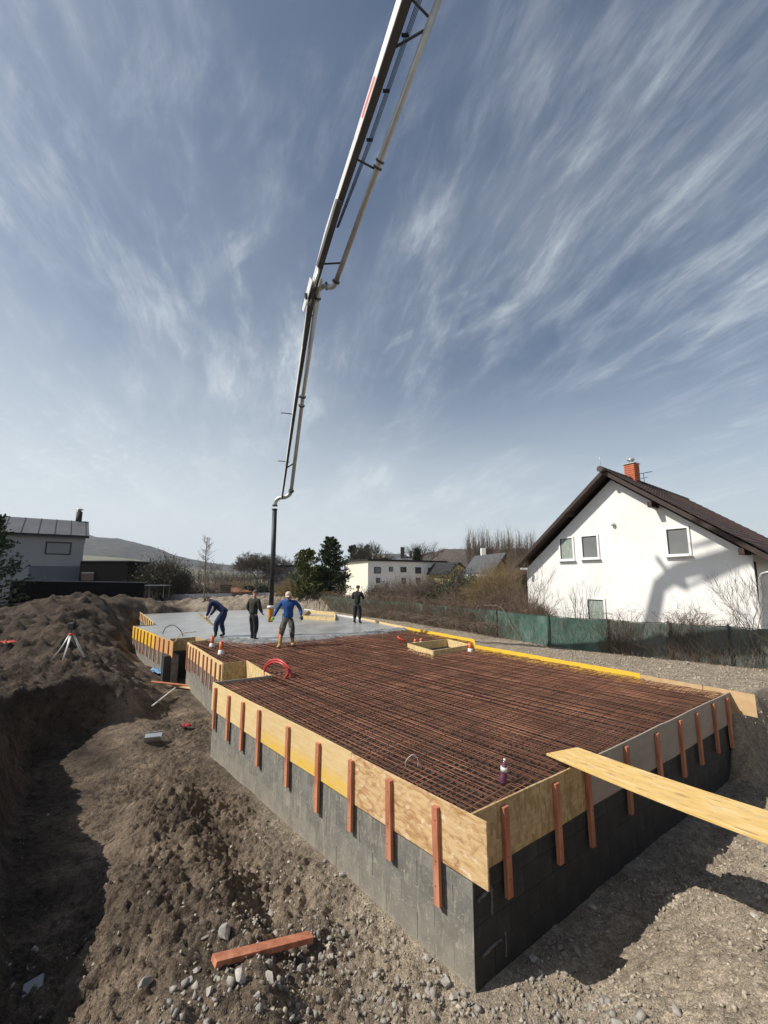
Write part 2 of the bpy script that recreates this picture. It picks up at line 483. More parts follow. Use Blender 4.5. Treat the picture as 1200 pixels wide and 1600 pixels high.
overlay(M_batten, (.12, .04, .02), 26, .66, .72, stretch=(1, 1, .7))
M_plank = mat('worn_yellow_plank', (.58, .38, .13), (.72, .54, .27), 2.4, .6, .0015, 40, stretch=(1, 7, 1), detail=9, c3=(.66, .44, .15))
overlay(M_plank, (.28, .13, .06), 3.4, .57, .64, stretch=(1.2, 9, 1), detail=10, amount=.8)
overlay(M_plank, (.50, .42, .34), 5, .60, .70, stretch=(1, 2, 1), detail=9, amount=.8)
M_rebar = mat('rusty_steel', (.12, .048, .030), (.38, .175, .105), 1.3, .8, .001, 60, c3=(.23, .095, .055), objvar=.38)
M_rebar2 = mat('dark_rusty_steel', (.085, .038, .024), (.19, .09, .052), 3, .9)
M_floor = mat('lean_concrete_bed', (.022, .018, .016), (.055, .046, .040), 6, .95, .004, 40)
M_conc = mat('wet_concrete', (.235, .235, .222), (.39, .385, .365), .9, .28, .004, 7, c3=(.30, .298, .282), detail=9, stretch=(1, .5, 1))
overlay(M_conc, (.125, .125, .12), 3.5, .54, .70, stretch=(.7, 1.6, 1), amount=.5)
M_conclump = mat('fresh_concrete_lumps', (.13, .13, .128), (.25, .25, .24), 7, .6, .006, 40)
M_plaster = mat('white_plaster', (.72, .71, .68), (.79, .785, .76), .8, .9, .003, 30, c3=(.76, .75, .725))
overlay(M_plaster, (.56, .54, .49), 1.6, .50, .75, stretch=(1, 1, .35), detail=8, amount=.30)
overlay(M_plaster, (.66, .63, .56), 14, .50, .70, detail=6, amount=.35)
M_plaster_g = mat('pale_grey_plaster', (.26, .26, .265), (.30, .30, .305), .6, .9)
M_plaster_b = mat('grey_plaster_band', (.12, .125, .145), (.15, .155, .175), .6, .9)
M_cream = mat('cream_plaster', (.72, .68, .56), (.78, .74, .62), .3, .9)
M_tile = mat('brown_roof_tile', (.045, .028, .024), (.080, .055, .047), 4, .6, .003, 30, objvar=.25)
M_darkwood = mat('dark_brown_wood', (.028, .016, .012), (.05, .03, .022), 6, .6, .001, 30)
M_sheet = mat('grey_sheet_roof', (.10, .10, .105), (.13, .13, .135), .7, .55, metal=.1)
M_black = mat('black_paint', (.012, .012, .013), (.02, .02, .022), 2, .7)
M_soot = mat('dark_board_fence', (.007, .0065, .0065), (.013, .012, .012), 3, .95, spec=.1)
M_white = mat('white_frame_plastic', (.80, .80, .78), (.76, .76, .74), 3, .4)
M_glass = mat('window_glass', (.05, .055, .06), (.08, .085, .09), .7, .08, spec=.8)
M_blind = mat('window_blind', (.13, .135, .135), (.18, .185, .18), .7, .25, spec=.7)
M_curtain = mat('pale_curtain', (.16, .20, .175), (.36, .40, .35), 4, .5, stretch=(8, 8, 1))
M_brick = mat('red_chimney_brick', (.40, .10, .05), (.50, .16, .08), 12, .85, .002, 60, objvar=.15)
M_zinc = mat('galvanised_steel', (.50, .51, .51), (.62, .63, .63), 5, .35, metal=.7)
M_net = mat('green_shade_net', (.028, .075, .058), (.055, .125, .10), 1.4, .75, .006, 5, detail=8)
overlay(M_net, (.15, .19, .17), 3, .42, .70, amount=.6, detail=9)
overlay(M_net, (.22, .22, .19), 40, .55, .72, amount=.4)
M_net2 = mat('greyed_shade_net', (.07, .095, .082), (.13, .155, .14), 1.6, .8, .006, 5, detail=9)
overlay(M_net2, (.20, .20, .17), 30, .50, .66, amount=.6)
overlay(M_net2, (.03, .06, .045), 2.2, .52, .66, amount=.7)
M_netpost = mat('dark_fence_post', (.03, .035, .03), (.05, .055, .05), 5, .6)
M_twig = mat('grey_brown_twigs', (.13, .095, .072), (.22, .17, .135), 2, .9)
M_twigy = mat('yellow_brown_twigs', (.20, .14, .065), (.32, .24, .12), 2, .9)
M_twigr = mat('reddish_twigs', (.13, .088, .062), (.24, .175, .125), 2, .9)
M_twigd = mat('dark_twigs', (.055, .045, .035), (.10, .08, .062), 2, .9)
M_conif = mat('conifer_needles', (.020, .032, .013), (.055, .078, .030), 1.2, .85)
M_conify = mat('yellow_green_needles', (.055, .068, .020), (.13, .135, .045), 1.5, .85)
M_leafd = mat('dark_evergreen_leaves', (.022, .035, .018), (.05, .07, .035), 1.5, .7)
M_bark = mat('bark', (.05, .038, .028), (.10, .08, .06), 8, .95)
M_boomw = mat('off_white_boom_paint', (.62, .61, .58), (.70, .69, .66), 2, .4)
M_boomd = mat('dark_grey_boom_paint_and_shade', (.045, .043, .042), (.07, .068, .066), 3, .5)  # paint of pins and rams, and the shade under the boom
M_pipe = mat('grey_delivery_pipe', (.40, .40, .385), (.52, .52, .50), 3, .38, metal=.25)
M_hose = mat('black_rubber_hose', (.014, .015, .019), (.03, .032, .038), 6, .5)
M_red = mat('red_paint', (.55, .04, .03), (.62, .07, .05), 4, .5)
M_orange = mat('orange_plastic', (.60, .14, .035), (.50, .10, .03), 6, .45)
M_redpipe = mat('red_corrugated_plastic', (.36, .03, .03), (.46, .05, .045), 6, .35)
M_whitep = mat('white_plastic', (.72, .71, .68), (.62, .61, .58), 5, .4)
M_skin = mat('skin', (.42, .24, .17), (.48, .28, .20), 5, .6)
M_blue = mat('blue_sweater_cloth', (.010, .050, .19), (.02, .085, .28), 6, .85, .004, 30)
M_navy = mat('navy_work_cloth', (.009, .016, .055), (.018, .03, .09), 6, .85, .004, 30)
M_camo = mat('camouflage_cloth', (.035, .033, .028), (.30, .28, .24), 7, .9, .003, 30, c3=(.09, .085, .07))
M_dcloth = mat('dark_olive_cloth', (.022, .022, .017), (.042, .042, .033), 6, .9, .004, 30)
M_bcloth = mat('black_cloth', (.009, .009, .011), (.018, .018, .02), 6, .85, .004, 30)
M_boot = mat('black_rubber_boot', (.012, .012, .012), (.025, .025, .025), 6, .4)
M_booty = mat('ochre_rubber_boot', (.38, .24, .06), (.48, .32, .09), 6, .5)
M_gloveg = mat('green_glove', (.20, .36, .08), (.28, .44, .12), 6, .7)
M_hat = mat('pale_knit_cap', (.55, .43, .30), (.65, .54, .40), 9, .9)
M_hair = mat('dark_hair', (.018, .012, .009), (.035, .025, .018), 20, .8)
M_alu = mat('aluminium', (.62, .60, .55), (.72, .70, .66), 4, .4, metal=.3)

# ---------------------------------------------------------------- plan of the building pit
def xy(p): return (p[0], p[1])
P = {k: xy(gp(*v)) for k, v in dict(A=(735, 1271), B=(335, 1066), C=(425, 1055), D=(386, 1032), E=(349, 1036), Fp=(294, 1003), G=(323, 1000),
     H=(306, 995), I=(266, 998), J=(270, 1002), K=(209, 978), L=(240, 976), Mp=(219, 959), M2=(419, 951), Np=(475, 952),
     r1=(565, 967), r2=(632, 981), r3=(740, 1001), r4=(742, 1010), r5=(1000, 1056), Rr=(1138, 1081)).items()}
POLY = [P[k] for k in ('A', 'B', 'C', 'D', 'E', 'Fp', 'G', 'H', 'I', 'J', 'K', 'L', 'Mp', 'M2', 'Np', 'r1', 'r2', 'r3', 'r4', 'r5', 'Rr')]
def seg_dist(x, y, a, b):
    "distance to the segment and signed side"
    ax, ay = a; bx, by = b
    dx, dy = bx - ax, by - ay
    t = np.clip(((x - ax) * dx + (y - ay) * dy) / (dx * dx + dy * dy), 0, 1)
    return np.hypot(x - ax - t * dx, y - ay - t * dy)
def inside(x, y, poly):
    c = np.zeros(np.shape(x), dtype=bool)
    n = len(poly)
    for i in range(n):
        x1, y1 = poly[i]; x2, y2 = poly[(i + 1) % n]
        cond = ((y1 > y) != (y2 > y)) & (x < (x2 - x1) * (y - y1) / (y2 - y1 + 1e-12) + x1)
        c ^= cond
    return c
def poly_sd(x, y, poly, closed=True):
    d = np.full(np.shape(x), 1e9)
    n = len(poly)
    for i in range(n if closed else n - 1):
        d = np.minimum(d, seg_dist(x, y, poly[i], poly[(i + 1) % n]))
    return np.where(inside(x, y, poly), -d, d)
def sstep(a, b, x):
    t = np.clip((x - a) / (b - a), 0, 1); return t * t * (3 - 2 * t)
# bank on the left (top edge seen from above, closed far out on the left)
BANK = [(-3.2, -3), (-2.9, 1.2), (-4.05, 4.3), (-5.6, 6.0), (-7.85, 9.3), (-7.6, 10.7), (-7.2, 11.8), (-8.6, 13.6), (-10.2, 16.2), (-12.9, 20.3), (-16.5, 26.6),
        (-14.0, 30.2), (-8.0, 34.0), (-4.0, 33.0), (0, 60), (-200, 200), (-200, -3)]
BERM = [(-1.5, 3.2), (0.9, 3.75), (2.0, 4.55), (2.8, 5.2), (3.5, 5.75), (4.4, 6.25), (6.3, 7.3), (9.5, 9.0), (40, 9.0), (40, -6), (-1.5, -6)]
STRIP = [(-3.5, 33), P['Np'], P['r1'], P['r2'], P['r3'], P['r4'], P['r5'], P['Rr'], (7.35, 9.45), (8.7, 10.3), (11.5, 11.6), (40, 13), (60, 60), (0, 60)]
HEAPS = [(-6.2, 4.4, 1.8, 2.7, .78), (-15.2, 21.5, 2.8, 2.6, 1.3), (-24.0, 17.0, 5, 4.5, .35), (-12.5, 15.2, 3.0, 1.4, .35), (-15.5, 17, 3.5, 2.2, .65), (-17.5, 27.5, 4.5, 3.2, 1.1), (-13, 33.8, 4.5, 2.2, .75), (-8.0, 36.0, 4.5, 2.4, .75), (-23.5, 26, 4, 4, .4), (-4.2, 37.0, 3, 2.2, .6), (-8.6, 12.6, 1.2, .8, .12)]  # first heap, out of view, is added to throw the bank's shadow farther
def ground_h(x, y, detail=True):
    x = np.asarray(x, float); y = np.asarray(y, float)
    far = sstep(40, 60, np.hypot(x, y))
    h = np.full(x.shape, -1.52)
    wob = fbm(x * .8, y * .8, 4, 5) * .5 + fbm(x * 3, y * 3, 3, 15) * .12
    # left mound beside the main wall
    mound = [(-1.6, 2.6), (-.35, 3.4), (-.55, 4.1), (-1.1, 5.0), (-2.2, 6.5), (-3.35, 8.1), (-4.3, 7.6), (-3.3, 5.6), (-2.7, 4.3), (-2.4, 2.6)]
    dm = poly_sd(x, y, mound)
    h = h + .34 * sstep(.16, -.45, dm + wob * .22)
    h = h + .30 * np.exp(-(((x + 6.0) / .8) ** 2 + ((y - 10.6) / .9) ** 2)) - .12 * np.exp(-(((x + 4.6) / .5) ** 2 + ((y - 9.6) / .6) ** 2))
    h = h + .42 * np.exp(-(((x + 7.2) / .7) ** 2 + ((y - 12.6) / 1.6) ** 2)) + .25 * np.exp(-(((x + 8.6) / .8) ** 2 + ((y - 15.6) / 1.6) ** 2))
    # left bank
    db = poly_sd(x, y, BANK)
    fac = sstep(.62 + 1.3 * sstep(10.5, 13, y), -.1 - .5 * sstep(10.5, 13, y), db + wob * (.45 + .8 * sstep(10.5, 13, y)))
    top = -.22 + 0 * x
    for hx, hy, sx, sy, a in HEAPS:
        top = top + a * np.exp(-(((x - hx) / sx) ** 2 + ((y - hy) / sy) ** 2) ** 1.3)
    top = np.minimum(top, 1.35)
    h = h * (1 - fac) + top * fac
    # strip along the fence
    ds = poly_sd(x, y, STRIP)
    fac = sstep(.55, -.05, ds + wob * .2)
    fac = np.where(inside(x, y, POLY), sstep(.22, 0, ds), fac)
    h = h * (1 - fac) + np.maximum(h, -.32 + .03 * wob) * fac
    # berm towards the camera on the right
    dr = -poly_sd(x, y, BERM)
    rise = np.clip(dr + wob * .35, -.4, 9)
    hb = np.where(rise > 0, rise * .52 + .20 * np.minimum(rise, .6), 0)
    hb = np.minimum(hb, 2.15) * sstep(-1.6, .2, x + .35 * (4 - y))
    h = np.maximum(h, np.minimum(-1.52 + hb, .62 + .05 * wob))
    h = np.where(far > 0, h * (1 - far) + (-.3) * far, h)
    if detail:
        near = 1 - sstep(25, 60, np.hypot(x, y))
        rough = .55 + .6 * sstep(1.5, -.5, dm) + .9 * sstep(1.2, -.5, db) + .2 * sstep(0, .6, dr) - .3 * sstep(0, -.4, ds)
        flat = sstep(.0, .35, poly_sd(x, y, POLY) - .02)
        rough = rough * (.35 + .65 * flat)
        big = vnoise(x * 1.3, y * 1.3, 51) * .16 + vnoise(x * 2.9 + 3, y * 2.9, 52) * .10
        w1 = .07 * vnoise(x * 6, y * 6, 61); w2 = .07 * vnoise(x * 6, y * 6, 62)
        d1, v1 = cell((x + w1) * 4.2, (y + w2) * 4.2, 71)
        d2, v2 = cell((x + w2) * 11, (y + w1) * 11, 81)
        d3, v3 = cell((x + w1 * .5) * 27, (y + w2 * .5) * 27, 91)
        l1 = np.clip(.62 - d1, 0, .30) * (v1 > .45) * v1 * .17
        l2 = np.clip(.62 - d2, 0, .34) * (v2 > .35) * v2 * .125
        l3 = np.clip(.6 - d3, 0, 1) * v3 * .065
        fine = vnoise(x * 33, y * 33, 31) * .030 + vnoise(x * 17, y * 17, 32) * .040
        zone = .45 + 1.1 * np.clip(vnoise(x * .7, y * .7, 44) + .35, 0, 1)
        h = h + near * rough * (big * .8 + (l1 + l2 + l3) * zone * 1.15 + fine * zone)
        # clods on the bank heaps
        d4, v4 = cell(x * 1.9 + w1 * 5, y * 1.9 + w2 * 5, 101)
        heap = sstep(.2, -1.2, db) * sstep(7, 16, y) * near
        d5, v5 = cell(x * 4.1 + w2 * 8, y * 4.1 + w1 * 8, 111)
        h = h + heap * (np.clip(.62 - d4, 0, 1) * v4 * .50 + np.clip(.62 - d5, 0, 1) * v5 * .26 + vnoise(x * 3, y * 3, 7) * .16 + fbm(x * .45, y * .45, 3, 19) * .35)
    return h
def gz(x, y):
    return float(ground_h(np.array([x]), np.array([y]))[0])

def axis(lo, hi, step, outer_lo, outer_hi, g=1.055):
    c = list(np.arange(lo, hi, step))
    a = []; s = step; v = lo
    while v > outer_lo:
        s *= g; v -= s; a.append(v)
    b = []; s = step; v = c[-1]
    while v < outer_hi:
        s *= g; v += s; b.append(v)
    return np.array(a[::-1] + c + b)
def build_ground():
    def ax2(lo, hi, step, mid_lo, mid_hi, g1, out_lo, out_hi, g2=1.09):
        m = axis(lo, hi, step, mid_lo, mid_hi, g1)
        a = []; v = m[0]; d = m[1] - m[0]
        while v > out_lo: d *= g2; v -= d; a.append(v)
        b = []; v = m[-1]; d = m[-1] - m[-2]
        while v < out_hi: d *= g2; v += d; b.append(v)
        return np.array(a[::-1] + list(m) + b)
    xs = ax2(-5.0, 5.6, .021, -26, 14, 1.0125, -2150, 2150)
    ys = ax2(2.8, 8.6, .021, 1.5, 42, 1.0095, -60, 2300)
    X, Y = np.meshgrid(xs, ys)
    Z = ground_h(X, Y)
    ny, nx = X.shape
    V = np.stack([X, Y, Z], -1).reshape(-1, 3)
    i = np.arange(nx * ny).reshape(ny, nx)
    Fq = np.stack([i[:-1, :-1], i[:-1, 1:], i[1:, 1:], i[1:, :-1]], -1).reshape(-1, 4)
    print('ground quads', len(Fq))
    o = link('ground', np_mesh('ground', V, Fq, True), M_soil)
    o['kind'] = 'structure'
build_ground()

# stones -------------------------------------------------------------
def rock_verts(seed, flat=.7):
    r = random.Random(seed)
    bm = bmesh.new()
    bmesh.ops.create_icosphere(bm, subdivisions=2, radius=1)
    pl = [(Vector((r.uniform(-1, 1), r.uniform(-1, 1), r.uniform(-1, 1))).normalized(), r.uniform(.34, .72)) for _ in range(12)]
    for v in bm.verts:
        for nrm, d in pl:
            k = v.co.dot(nrm) - d
            if k > 0: v.co -= nrm * k
        v.co.z *= flat
    return bm
def small_rock(seed):
    r = random.Random(seed)
    bm = bmesh.new()
    for _ in range(11):
        bm.verts.new(Vector((r.gauss(0, 1), r.gauss(0, 1), r.gauss(0, .8))).normalized() * r.uniform(.75, 1.05))
    bmesh.ops.convex_hull(bm, input=bm.verts[:])
    bmesh.ops.triangulate(bm, faces=bm.faces[:])
    bm.verts.ensure_lookup_table()
    V = np.array([v.co[:] for v in bm.verts]); T = np.array([[v.index for v in f.verts] for f in bm.faces if len(f.verts) == 3])
    bm.free()
    return V, T
SMALL = [small_rock(40 + k) for k in range(8)]
def scatter(name, X, Y, S, m, label=None):
    Z = ground_h(X, Y)
    Vs, Fs, off = [], [], 0
    kind = RNG.integers(0, len(SMALL), len(X))
    for k, (V0, T0) in enumerate(SMALL):
        sel = np.where(kind == k)[0]
        n = len(sel)
        if not n: continue
        A = RNG.uniform(0, 2 * math.pi, n); B = RNG.uniform(0, math.pi, n)
        ca, sa, cb, sb = np.cos(A), np.sin(A), np.cos(B), np.sin(B)
        st = RNG.uniform(.6, 1.3, (n, 3)) * S[sel][:, None]
        v = V0[None] * st[:, None, :]
        x = v[..., 0]; y = v[..., 1] * cb[:, None] - v[..., 2] * sb[:, None]; z = v[..., 1] * sb[:, None] + v[..., 2] * cb[:, None]
        x2 = x * ca[:, None] - y * sa[:, None]; y2 = x * sa[:, None] + y * ca[:, None]
        VV = np.stack([x2 + X[sel][:, None], y2 + Y[sel][:, None], z + (Z[sel] + S[sel] * .25)[:, None]], -1)
        Vs.append(VV.reshape(-1, 3))
        Fs.append((T0[None] + (np.arange(n) * len(V0))[:, None, None] + off).reshape(-1, 3))
        off += n * len(V0)
    o = link(name, np_mesh(name, np.concatenate(Vs), np.concatenate(Fs)), m)
    tag(o, label, None, None, 'stuff')
    return o
def gravel():
    n = 150000
    X = RNG.uniform(-5.5, 9.5, n); Y = RNG.uniform(2.2, 15, n)
    out = poly_sd(X, Y, POLY)
    dm = out
    dr = -poly_sd(X, Y, BERM)
    prob = .05 + .95 * sstep(1.9, .2, out) * (X > -2.8 + .25 * (Y - 4)) * (X < 8) * sstep(9, 5, Y) + .75 * (dr > 0) + .35 * sstep(5.2, 3.4, Y) + .25 * (X > 3)
    patch = np.clip(vnoise(X * 1.2, Y * 1.2, 3) + .62, 0.05, 1)
    dens = prob * patch * np.clip(30 / (X * X + Y * Y), .12, 1)
    keep = (out > .05) & (RNG.random(n) < dens)
    X, Y = X[keep], Y[keep]
    S = .007 + .026 * RNG.random(len(X)) ** 3.6
    print('gravel', len(X))
    scatter('gravel', X, Y, S, M_gravel, 'loose grey gravel and crushed stone strewn over the pit floor and slopes')
    n = 2600
    X = RNG.uniform(-2.4, 2.0, n); Y = RNG.uniform(2.7, 5.4, n)
    ok = (poly_sd(X, Y, POLY) > .08) & (RNG.random(n) < np.clip(vnoise(X * 1.6, Y * 1.6, 23) * 2.2 + .45, .04, 1)) & (X > -1.9)
    scatter('rubble', X[ok], Y[ok], (.012 + .038 * RNG.random(n) ** 2.6)[ok], M_stone, 'pale broken stones and rubble scattered over the mound and foot of the wall')
    n = 9000
    X = RNG.uniform(5, 16, n); Y = RNG.uniform(8.5, 16, n)
    ok = (poly_sd(X, Y, POLY) > .15)
    scatter('gravel', X[ok], Y[ok], (.012 + .03 * RNG.random(n) ** 3)[ok], M_gravel, 'small stones on the bare strip between the yellow board and green fence')
gravel()

# single stones
STONES = [  # u, v, size, label
    (352, 1462, .115, 'pale wedge-shaped stone left of the loose red-brown batten'),
    (431, 1456, .075, 'light rounded stone above the right half of the loose batten'),
    (452, 1356, .06, 'grey stone on the mound edge facing the block wall'),
    (396, 1443, .07, 'pale stone upslope of the middle of the loose batten'),
    (382, 1452, .05, 'tall pale stone between the wedge-shaped stone and the batten'),
    (360, 1490, .055, 'whitish stone close beside the left end of the loose batten'),
    (350, 1347, .045, 'small white stone alone on the brown mound'),
    (425, 1420, .09, 'flat pale slab of stone sunk in the mound crest'),
    (395, 1400, .05, 'small grey stone uphill of the flat slab of stone'),
    (307, 1523, .055, 'bright elongated stone left of the batten end'),
    (293, 1551, .055, 'egg-shaped white stone below the elongated one'),
    (320, 1470, .04, 'small pale stone left of the wedge-shaped stone'),
    (222, 1548, .075, 'long pale stone at the edge of the shaded trench'),
    (375, 1542, .10, 'dark angular stone under the middle of the loose batten'),
    (420, 1545, .09, 'cluster stone, light grey, just below the right part of the batten'),
    (402, 1566, .05, 'white stone below the loose batten near the bottom'),
    (326, 1570, .05, 'pale stone by the bottom left of the mound'),
    (507, 1350, .06, 'grey stone at the foot of the block wall by the third batten from the corner'),
    (537, 1372, .075, 'dark grey lump of stone in the gravel below the weathered board'),
    (520, 1402, .05, 'light stone in the gravel between mound and block wall'),
    (515, 1505, .085, 'blocky pale stone at the right end of the loose batten'),
    (552, 1456, .06, 'rounded stone in the gravel right of the mound hollow'),
    (500, 1470, .06, 'stone above the right end of the loose batten'),
    (668, 1500, .07, 'pale stone in the gravel near the foot of the block wall'),
    (697, 1540, .085, 'chunky stone in front of the block wall corner'),
    (710, 1560, .07, 'stone beside the chunky one at the wall corner'),
    (470, 1530, .07, 'stone in the rubble under the right end of the batten'),
    (1182, 1440, .06, 'brownish stone on the pale slope at the right edge'),
    (1060, 1590, .06, 'pale stone at the bottom of the right-hand slope'),
    (835, 1500, .06, 'round stone in the deep shade under the wall'),
    (925, 1420, .09, 'large stone in the shade between wall and slope'),
    (766, 1037, .05, 'small stone on the strip beside the yellow board'),
    (1075, 1039, .10, 'white stone at the foot of the green fence'),
]
def ray_ground(u, v):
    r = ray(u, v)
    ts = np.linspace(1.5, 60, 6000)
    X = r.x * ts; Y = r.y * ts; Z = CAM_H + r.z * ts
    h = ground_h(X, Y, False)
    k = np.argmax(Z < h)
    return X[k], Y[k]
for k, (u, v, s, lab) in enumerate(STONES):
    x, y = ray_ground(u, v)
    bm = rock_verts(200 + k, .75)
    bmesh.ops.scale(bm, vec=(s * random.uniform(.8, 1.2), s * random.uniform(.6, .9), s * random.uniform(.6, .95)), verts=bm.verts)
    o = link('stone', bm_mesh('stone', bm), M_stone, loc=(x, y, gz(x, y) + s * .25), rot=(random.uniform(-.3, .3), random.uniform(-.3, .3), random.uniform(0, 6)))
    tag(o, lab, 'stone', 'loose stones lying in the pit')

# ---------------------------------------------------------------- foundation
FND = empty('foundation', (P['A'][0], P['A'][1], -1.5), 0, 'stepped foundation of grey concrete formwork blocks laid in courses', 'foundation')
FI = Matrix.Translation((-P['A'][0], -P['A'][1], 1.5))
def poly_prism(name, poly, z0, z1, inset=0.0):
    bm = bmesh.new()
    n = len(poly)
    if inset:
        c = []
        for i in range(n):
            p0, p1, p2 = Vector(poly[i - 1]), Vector(poly[i]), Vector(poly[(i + 1) % n])
            d1 = (p1 - p0).normalized(); d2 = (p2 - p1).normalized()
            n1 = Vector((-d1.y, d1.x)); n2 = Vector((-d2.y, d2.x))
            area = sum(poly[k][0] * poly[(k + 1) % n][1] - poly[(k + 1) % n][0] * poly[k][1] for k in range(n))
            sgn = 1 if area > 0 else -1
            m = (n1 + n2); m = m / max(m.length_squared, .3) * 2
            c.append(p1 + m * inset * sgn)
        poly = [(q.x, q.y) for q in c]
    lo = [bm.verts.new((x, y, z0)) for x, y in poly]; hi = [bm.verts.new((x, y, z1)) for x, y in poly]
    for t in tessellate_polygon([[Vector((x, y, 0)) for x, y in poly]]):
        bm.faces.new([hi[k] for k in t]); bm.faces.new([lo[k] for k in reversed(t)])
    for i in range(n):
        bm.faces.new((lo[i], lo[(i + 1) % n], hi[(i + 1) % n], hi[i]))
    return bm
bm = poly_prism('core', POLY, -1.85, -.2, .014)
bmesh.ops.transform(bm, matrix=FI, verts=bm.verts)
link('core', bm_mesh('core', bm), M_core, FND)
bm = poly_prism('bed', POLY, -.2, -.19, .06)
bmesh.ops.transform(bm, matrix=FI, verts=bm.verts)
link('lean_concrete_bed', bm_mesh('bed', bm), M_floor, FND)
# block walls: the blocks' faces lie on the plan line
BLOCK = box_mesh('block', (.492, .24, .243), .004)
BLOCKS = {}
def wall_blocks(a, b, z_lo=-1.75, rows=5, m=M_block, first=0.0):
    a = Vector((*a, 0)); b = Vector((*b, 0))
    L = (b - a).length
    fr = frame_from(a, b)
    ang = math.atan2((b - a).y, (b - a).x)
    for r in range(rows):
        x = 0.0
        cuts = [0.0]
        s = first + (.25 if r % 2 else .5)
        while s < L - .08:
            cuts.append(s); s += .5
        cuts.append(L)
        for i in range(len(cuts) - 1):
            w = cuts[i + 1] - cuts[i]
            key = (round(w, 2), m.name)
            if key not in BLOCKS:
                me = box_mesh('block', (round(w, 2) - .003, .24, .2475), .002); me.materials.append(m); BLOCKS[key] = me
            c = fr @ Vector(((cuts[i] + cuts[i + 1]) / 2, 0, 0))
            nrm = fr.to_3x3() @ Vector((0, 1, 0))
            side = 1
            # inward normal: towards the inside of the plan
            t = c + nrm * .1
            if not inside(np.array([t.x]), np.array([t.y]), POLY)[0]: side = -1
            c = c + nrm * side * (.12 + random.uniform(0, .004))
            o = link('block', BLOCKS[key], None, FND)
            o.matrix_basis = FI @ (Matrix.Translation((c.x, c.y, z_lo + .25 * r + .125)) @ Matrix.Rotation(ang + random.uniform(-.002, .002), 4, 'Z'))
wall_blocks(P['A'], P['B'])
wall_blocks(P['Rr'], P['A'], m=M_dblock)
wall_blocks(P['E'], P['Fp'])
wall_blocks(P['J'], P['K'])
wall_blocks(P['I'], P['J'], m=M_blackblock)
wall_blocks(P['H'], P['I'], m=M_blackblock)
wall_blocks(P['L'], P['Mp'], rows=5)
# mortar pressed out of the joints near the corner on the shaded side
def smear(pts, w, name='mortar_smear'):
    a = Vector((*P['A'], 0)); b = Vector((*P['Rr'], 0))
    fr = frame_from(a, b)
    bm = bmesh.new()
    out = -1 if inside(np.array([(fr @ Vector((1, .1, 0))).x]), np.array([(fr @ Vector((1, .1, 0))).y]), POLY)[0] else 1
    cp = curve_pts([Vector((s, out * .006, z)) for s, z in pts], 5)
    cp = [fr @ p for p in cp]
    me = tube_mesh(name, [FI @ (p + Vector((0, 0, random.uniform(-.006, .006)))) for p in cp], [w * random.uniform(.6, 1.2) for _ in cp], 6)
    link(name, me, M_core, FND)
smear([(.06, -.78), (.18, -.755), (.27, -.76)], .016)
smear([(.25, -.72), (.26, -.85), (.25, -.98)], .016)
smear([(.10, -1.27), (.22, -1.25), (.38, -1.24)], .016)
smear([(.44, -1.2), (.45, -1.32), (.44, -1.42)], .010)

# ---------------------------------------------------------------- formwork boards with battens
def board(a, b, m, label, battens=(), h=.56, top=0.0, th=.022, side=None, bat=(.082, .045), blen=(.06, .93), group=None, name='formwork_board', bm_m=None, tilt=0):
    "a, b: plan points, the board stands outside the plan line"
    a = Vector((a[0], a[1], 0)); b = Vector((b[0], b[1], 0))
    L = (b - a).length
    ang = math.atan2((b - a).y, (b - a).x)
    root = empty(name, (a.x, a.y, top - h), ang, label, 'formwork board', group)
    mid = (a + b) / 2
    nrm = Vector((-math.sin(ang), math.cos(ang), 0))
    if side is None:
        t = mid + nrm * .05
        side = -1 if inside(np.array([t.x]), np.array([t.y]), POLY)[0] else 1
    root.rotation_euler = (0, 0, ang)
    nb = max(2, int(L / .25))
    bm = bmesh.new()
    add_box(bm, (L, th, h), Matrix.Translation((L / 2, side * (th / 2 + .002), h / 2)))
    # slight warp along the length
    bmesh.ops.subdivide_edges(bm, edges=[e for e in bm.edges if abs((e.verts[0].co - e.verts[1].co).x) > L * .5], cuts=nb)
    for v in bm.verts:
        v.co.z += .004 * math.sin(v.co.x * 2.3 + a.x) + tilt * v.co.x
        v.co.y += side * .004 * abs(math.sin(v.co.x * 3.1)) * 1
    me = bm_mesh('panel', bm)
    pn = link('panel', me, m, root)
    pn.location = (0, 0, 0)
    for k, s in enumerate(battens):
        l = random.uniform(-.05, .05) + (blen[1] - blen[0])
        w = bat[0] * random.uniform(.9, 1.1)
        me = box_mesh('batten', (w, bat[1], l), .002)
        o = link('batten', me, M_batten if bm_m is None else bm_m, root)
        zt = h - blen[0] - random.uniform(-.015, .02) + tilt * s
        o.location = (s, side * (th + .0065 + bat[1] / 2), zt - l / 2)
        o.rotation_euler = (0, random.uniform(-.02, .02), 0)
        for dz in (.12, l * .55, l * .8):
            bmn = bmesh.new()
            bmesh.ops.create_cone(bmn, cap_ends=True, segments=6, radius1=.006, radius2=.006, depth=.004, matrix=Matrix.Translation((random.uniform(-.012, .012), side * (bat[1] / 2 + .001), l / 2 - dz)) @ Matrix.Rotation(math.pi / 2, 4, 'X'))
            link('screw', bm_mesh('screw', bmn), M_black, o)
    return root
def on(p, q, u, v):
    "distance along p->q of the ground point seen at (u, v)"
    p = Vector(p); q = Vector(q); d = (q - p).normalized()
    g = gp(u, v, 0); return (Vector((g.x, g.y)) - p).dot(d)
A, B = Vector(P['A']), Vector(P['B'])
dAB = (B - A).normalized()
def sAB(u): return on(P['A'], P['B'], u, 1066 + (u - 335) * .5125)
s1, s2 = sAB(551), sAB(408)
Lab = (B - A).length
GB = 'battened boards along the left wall'
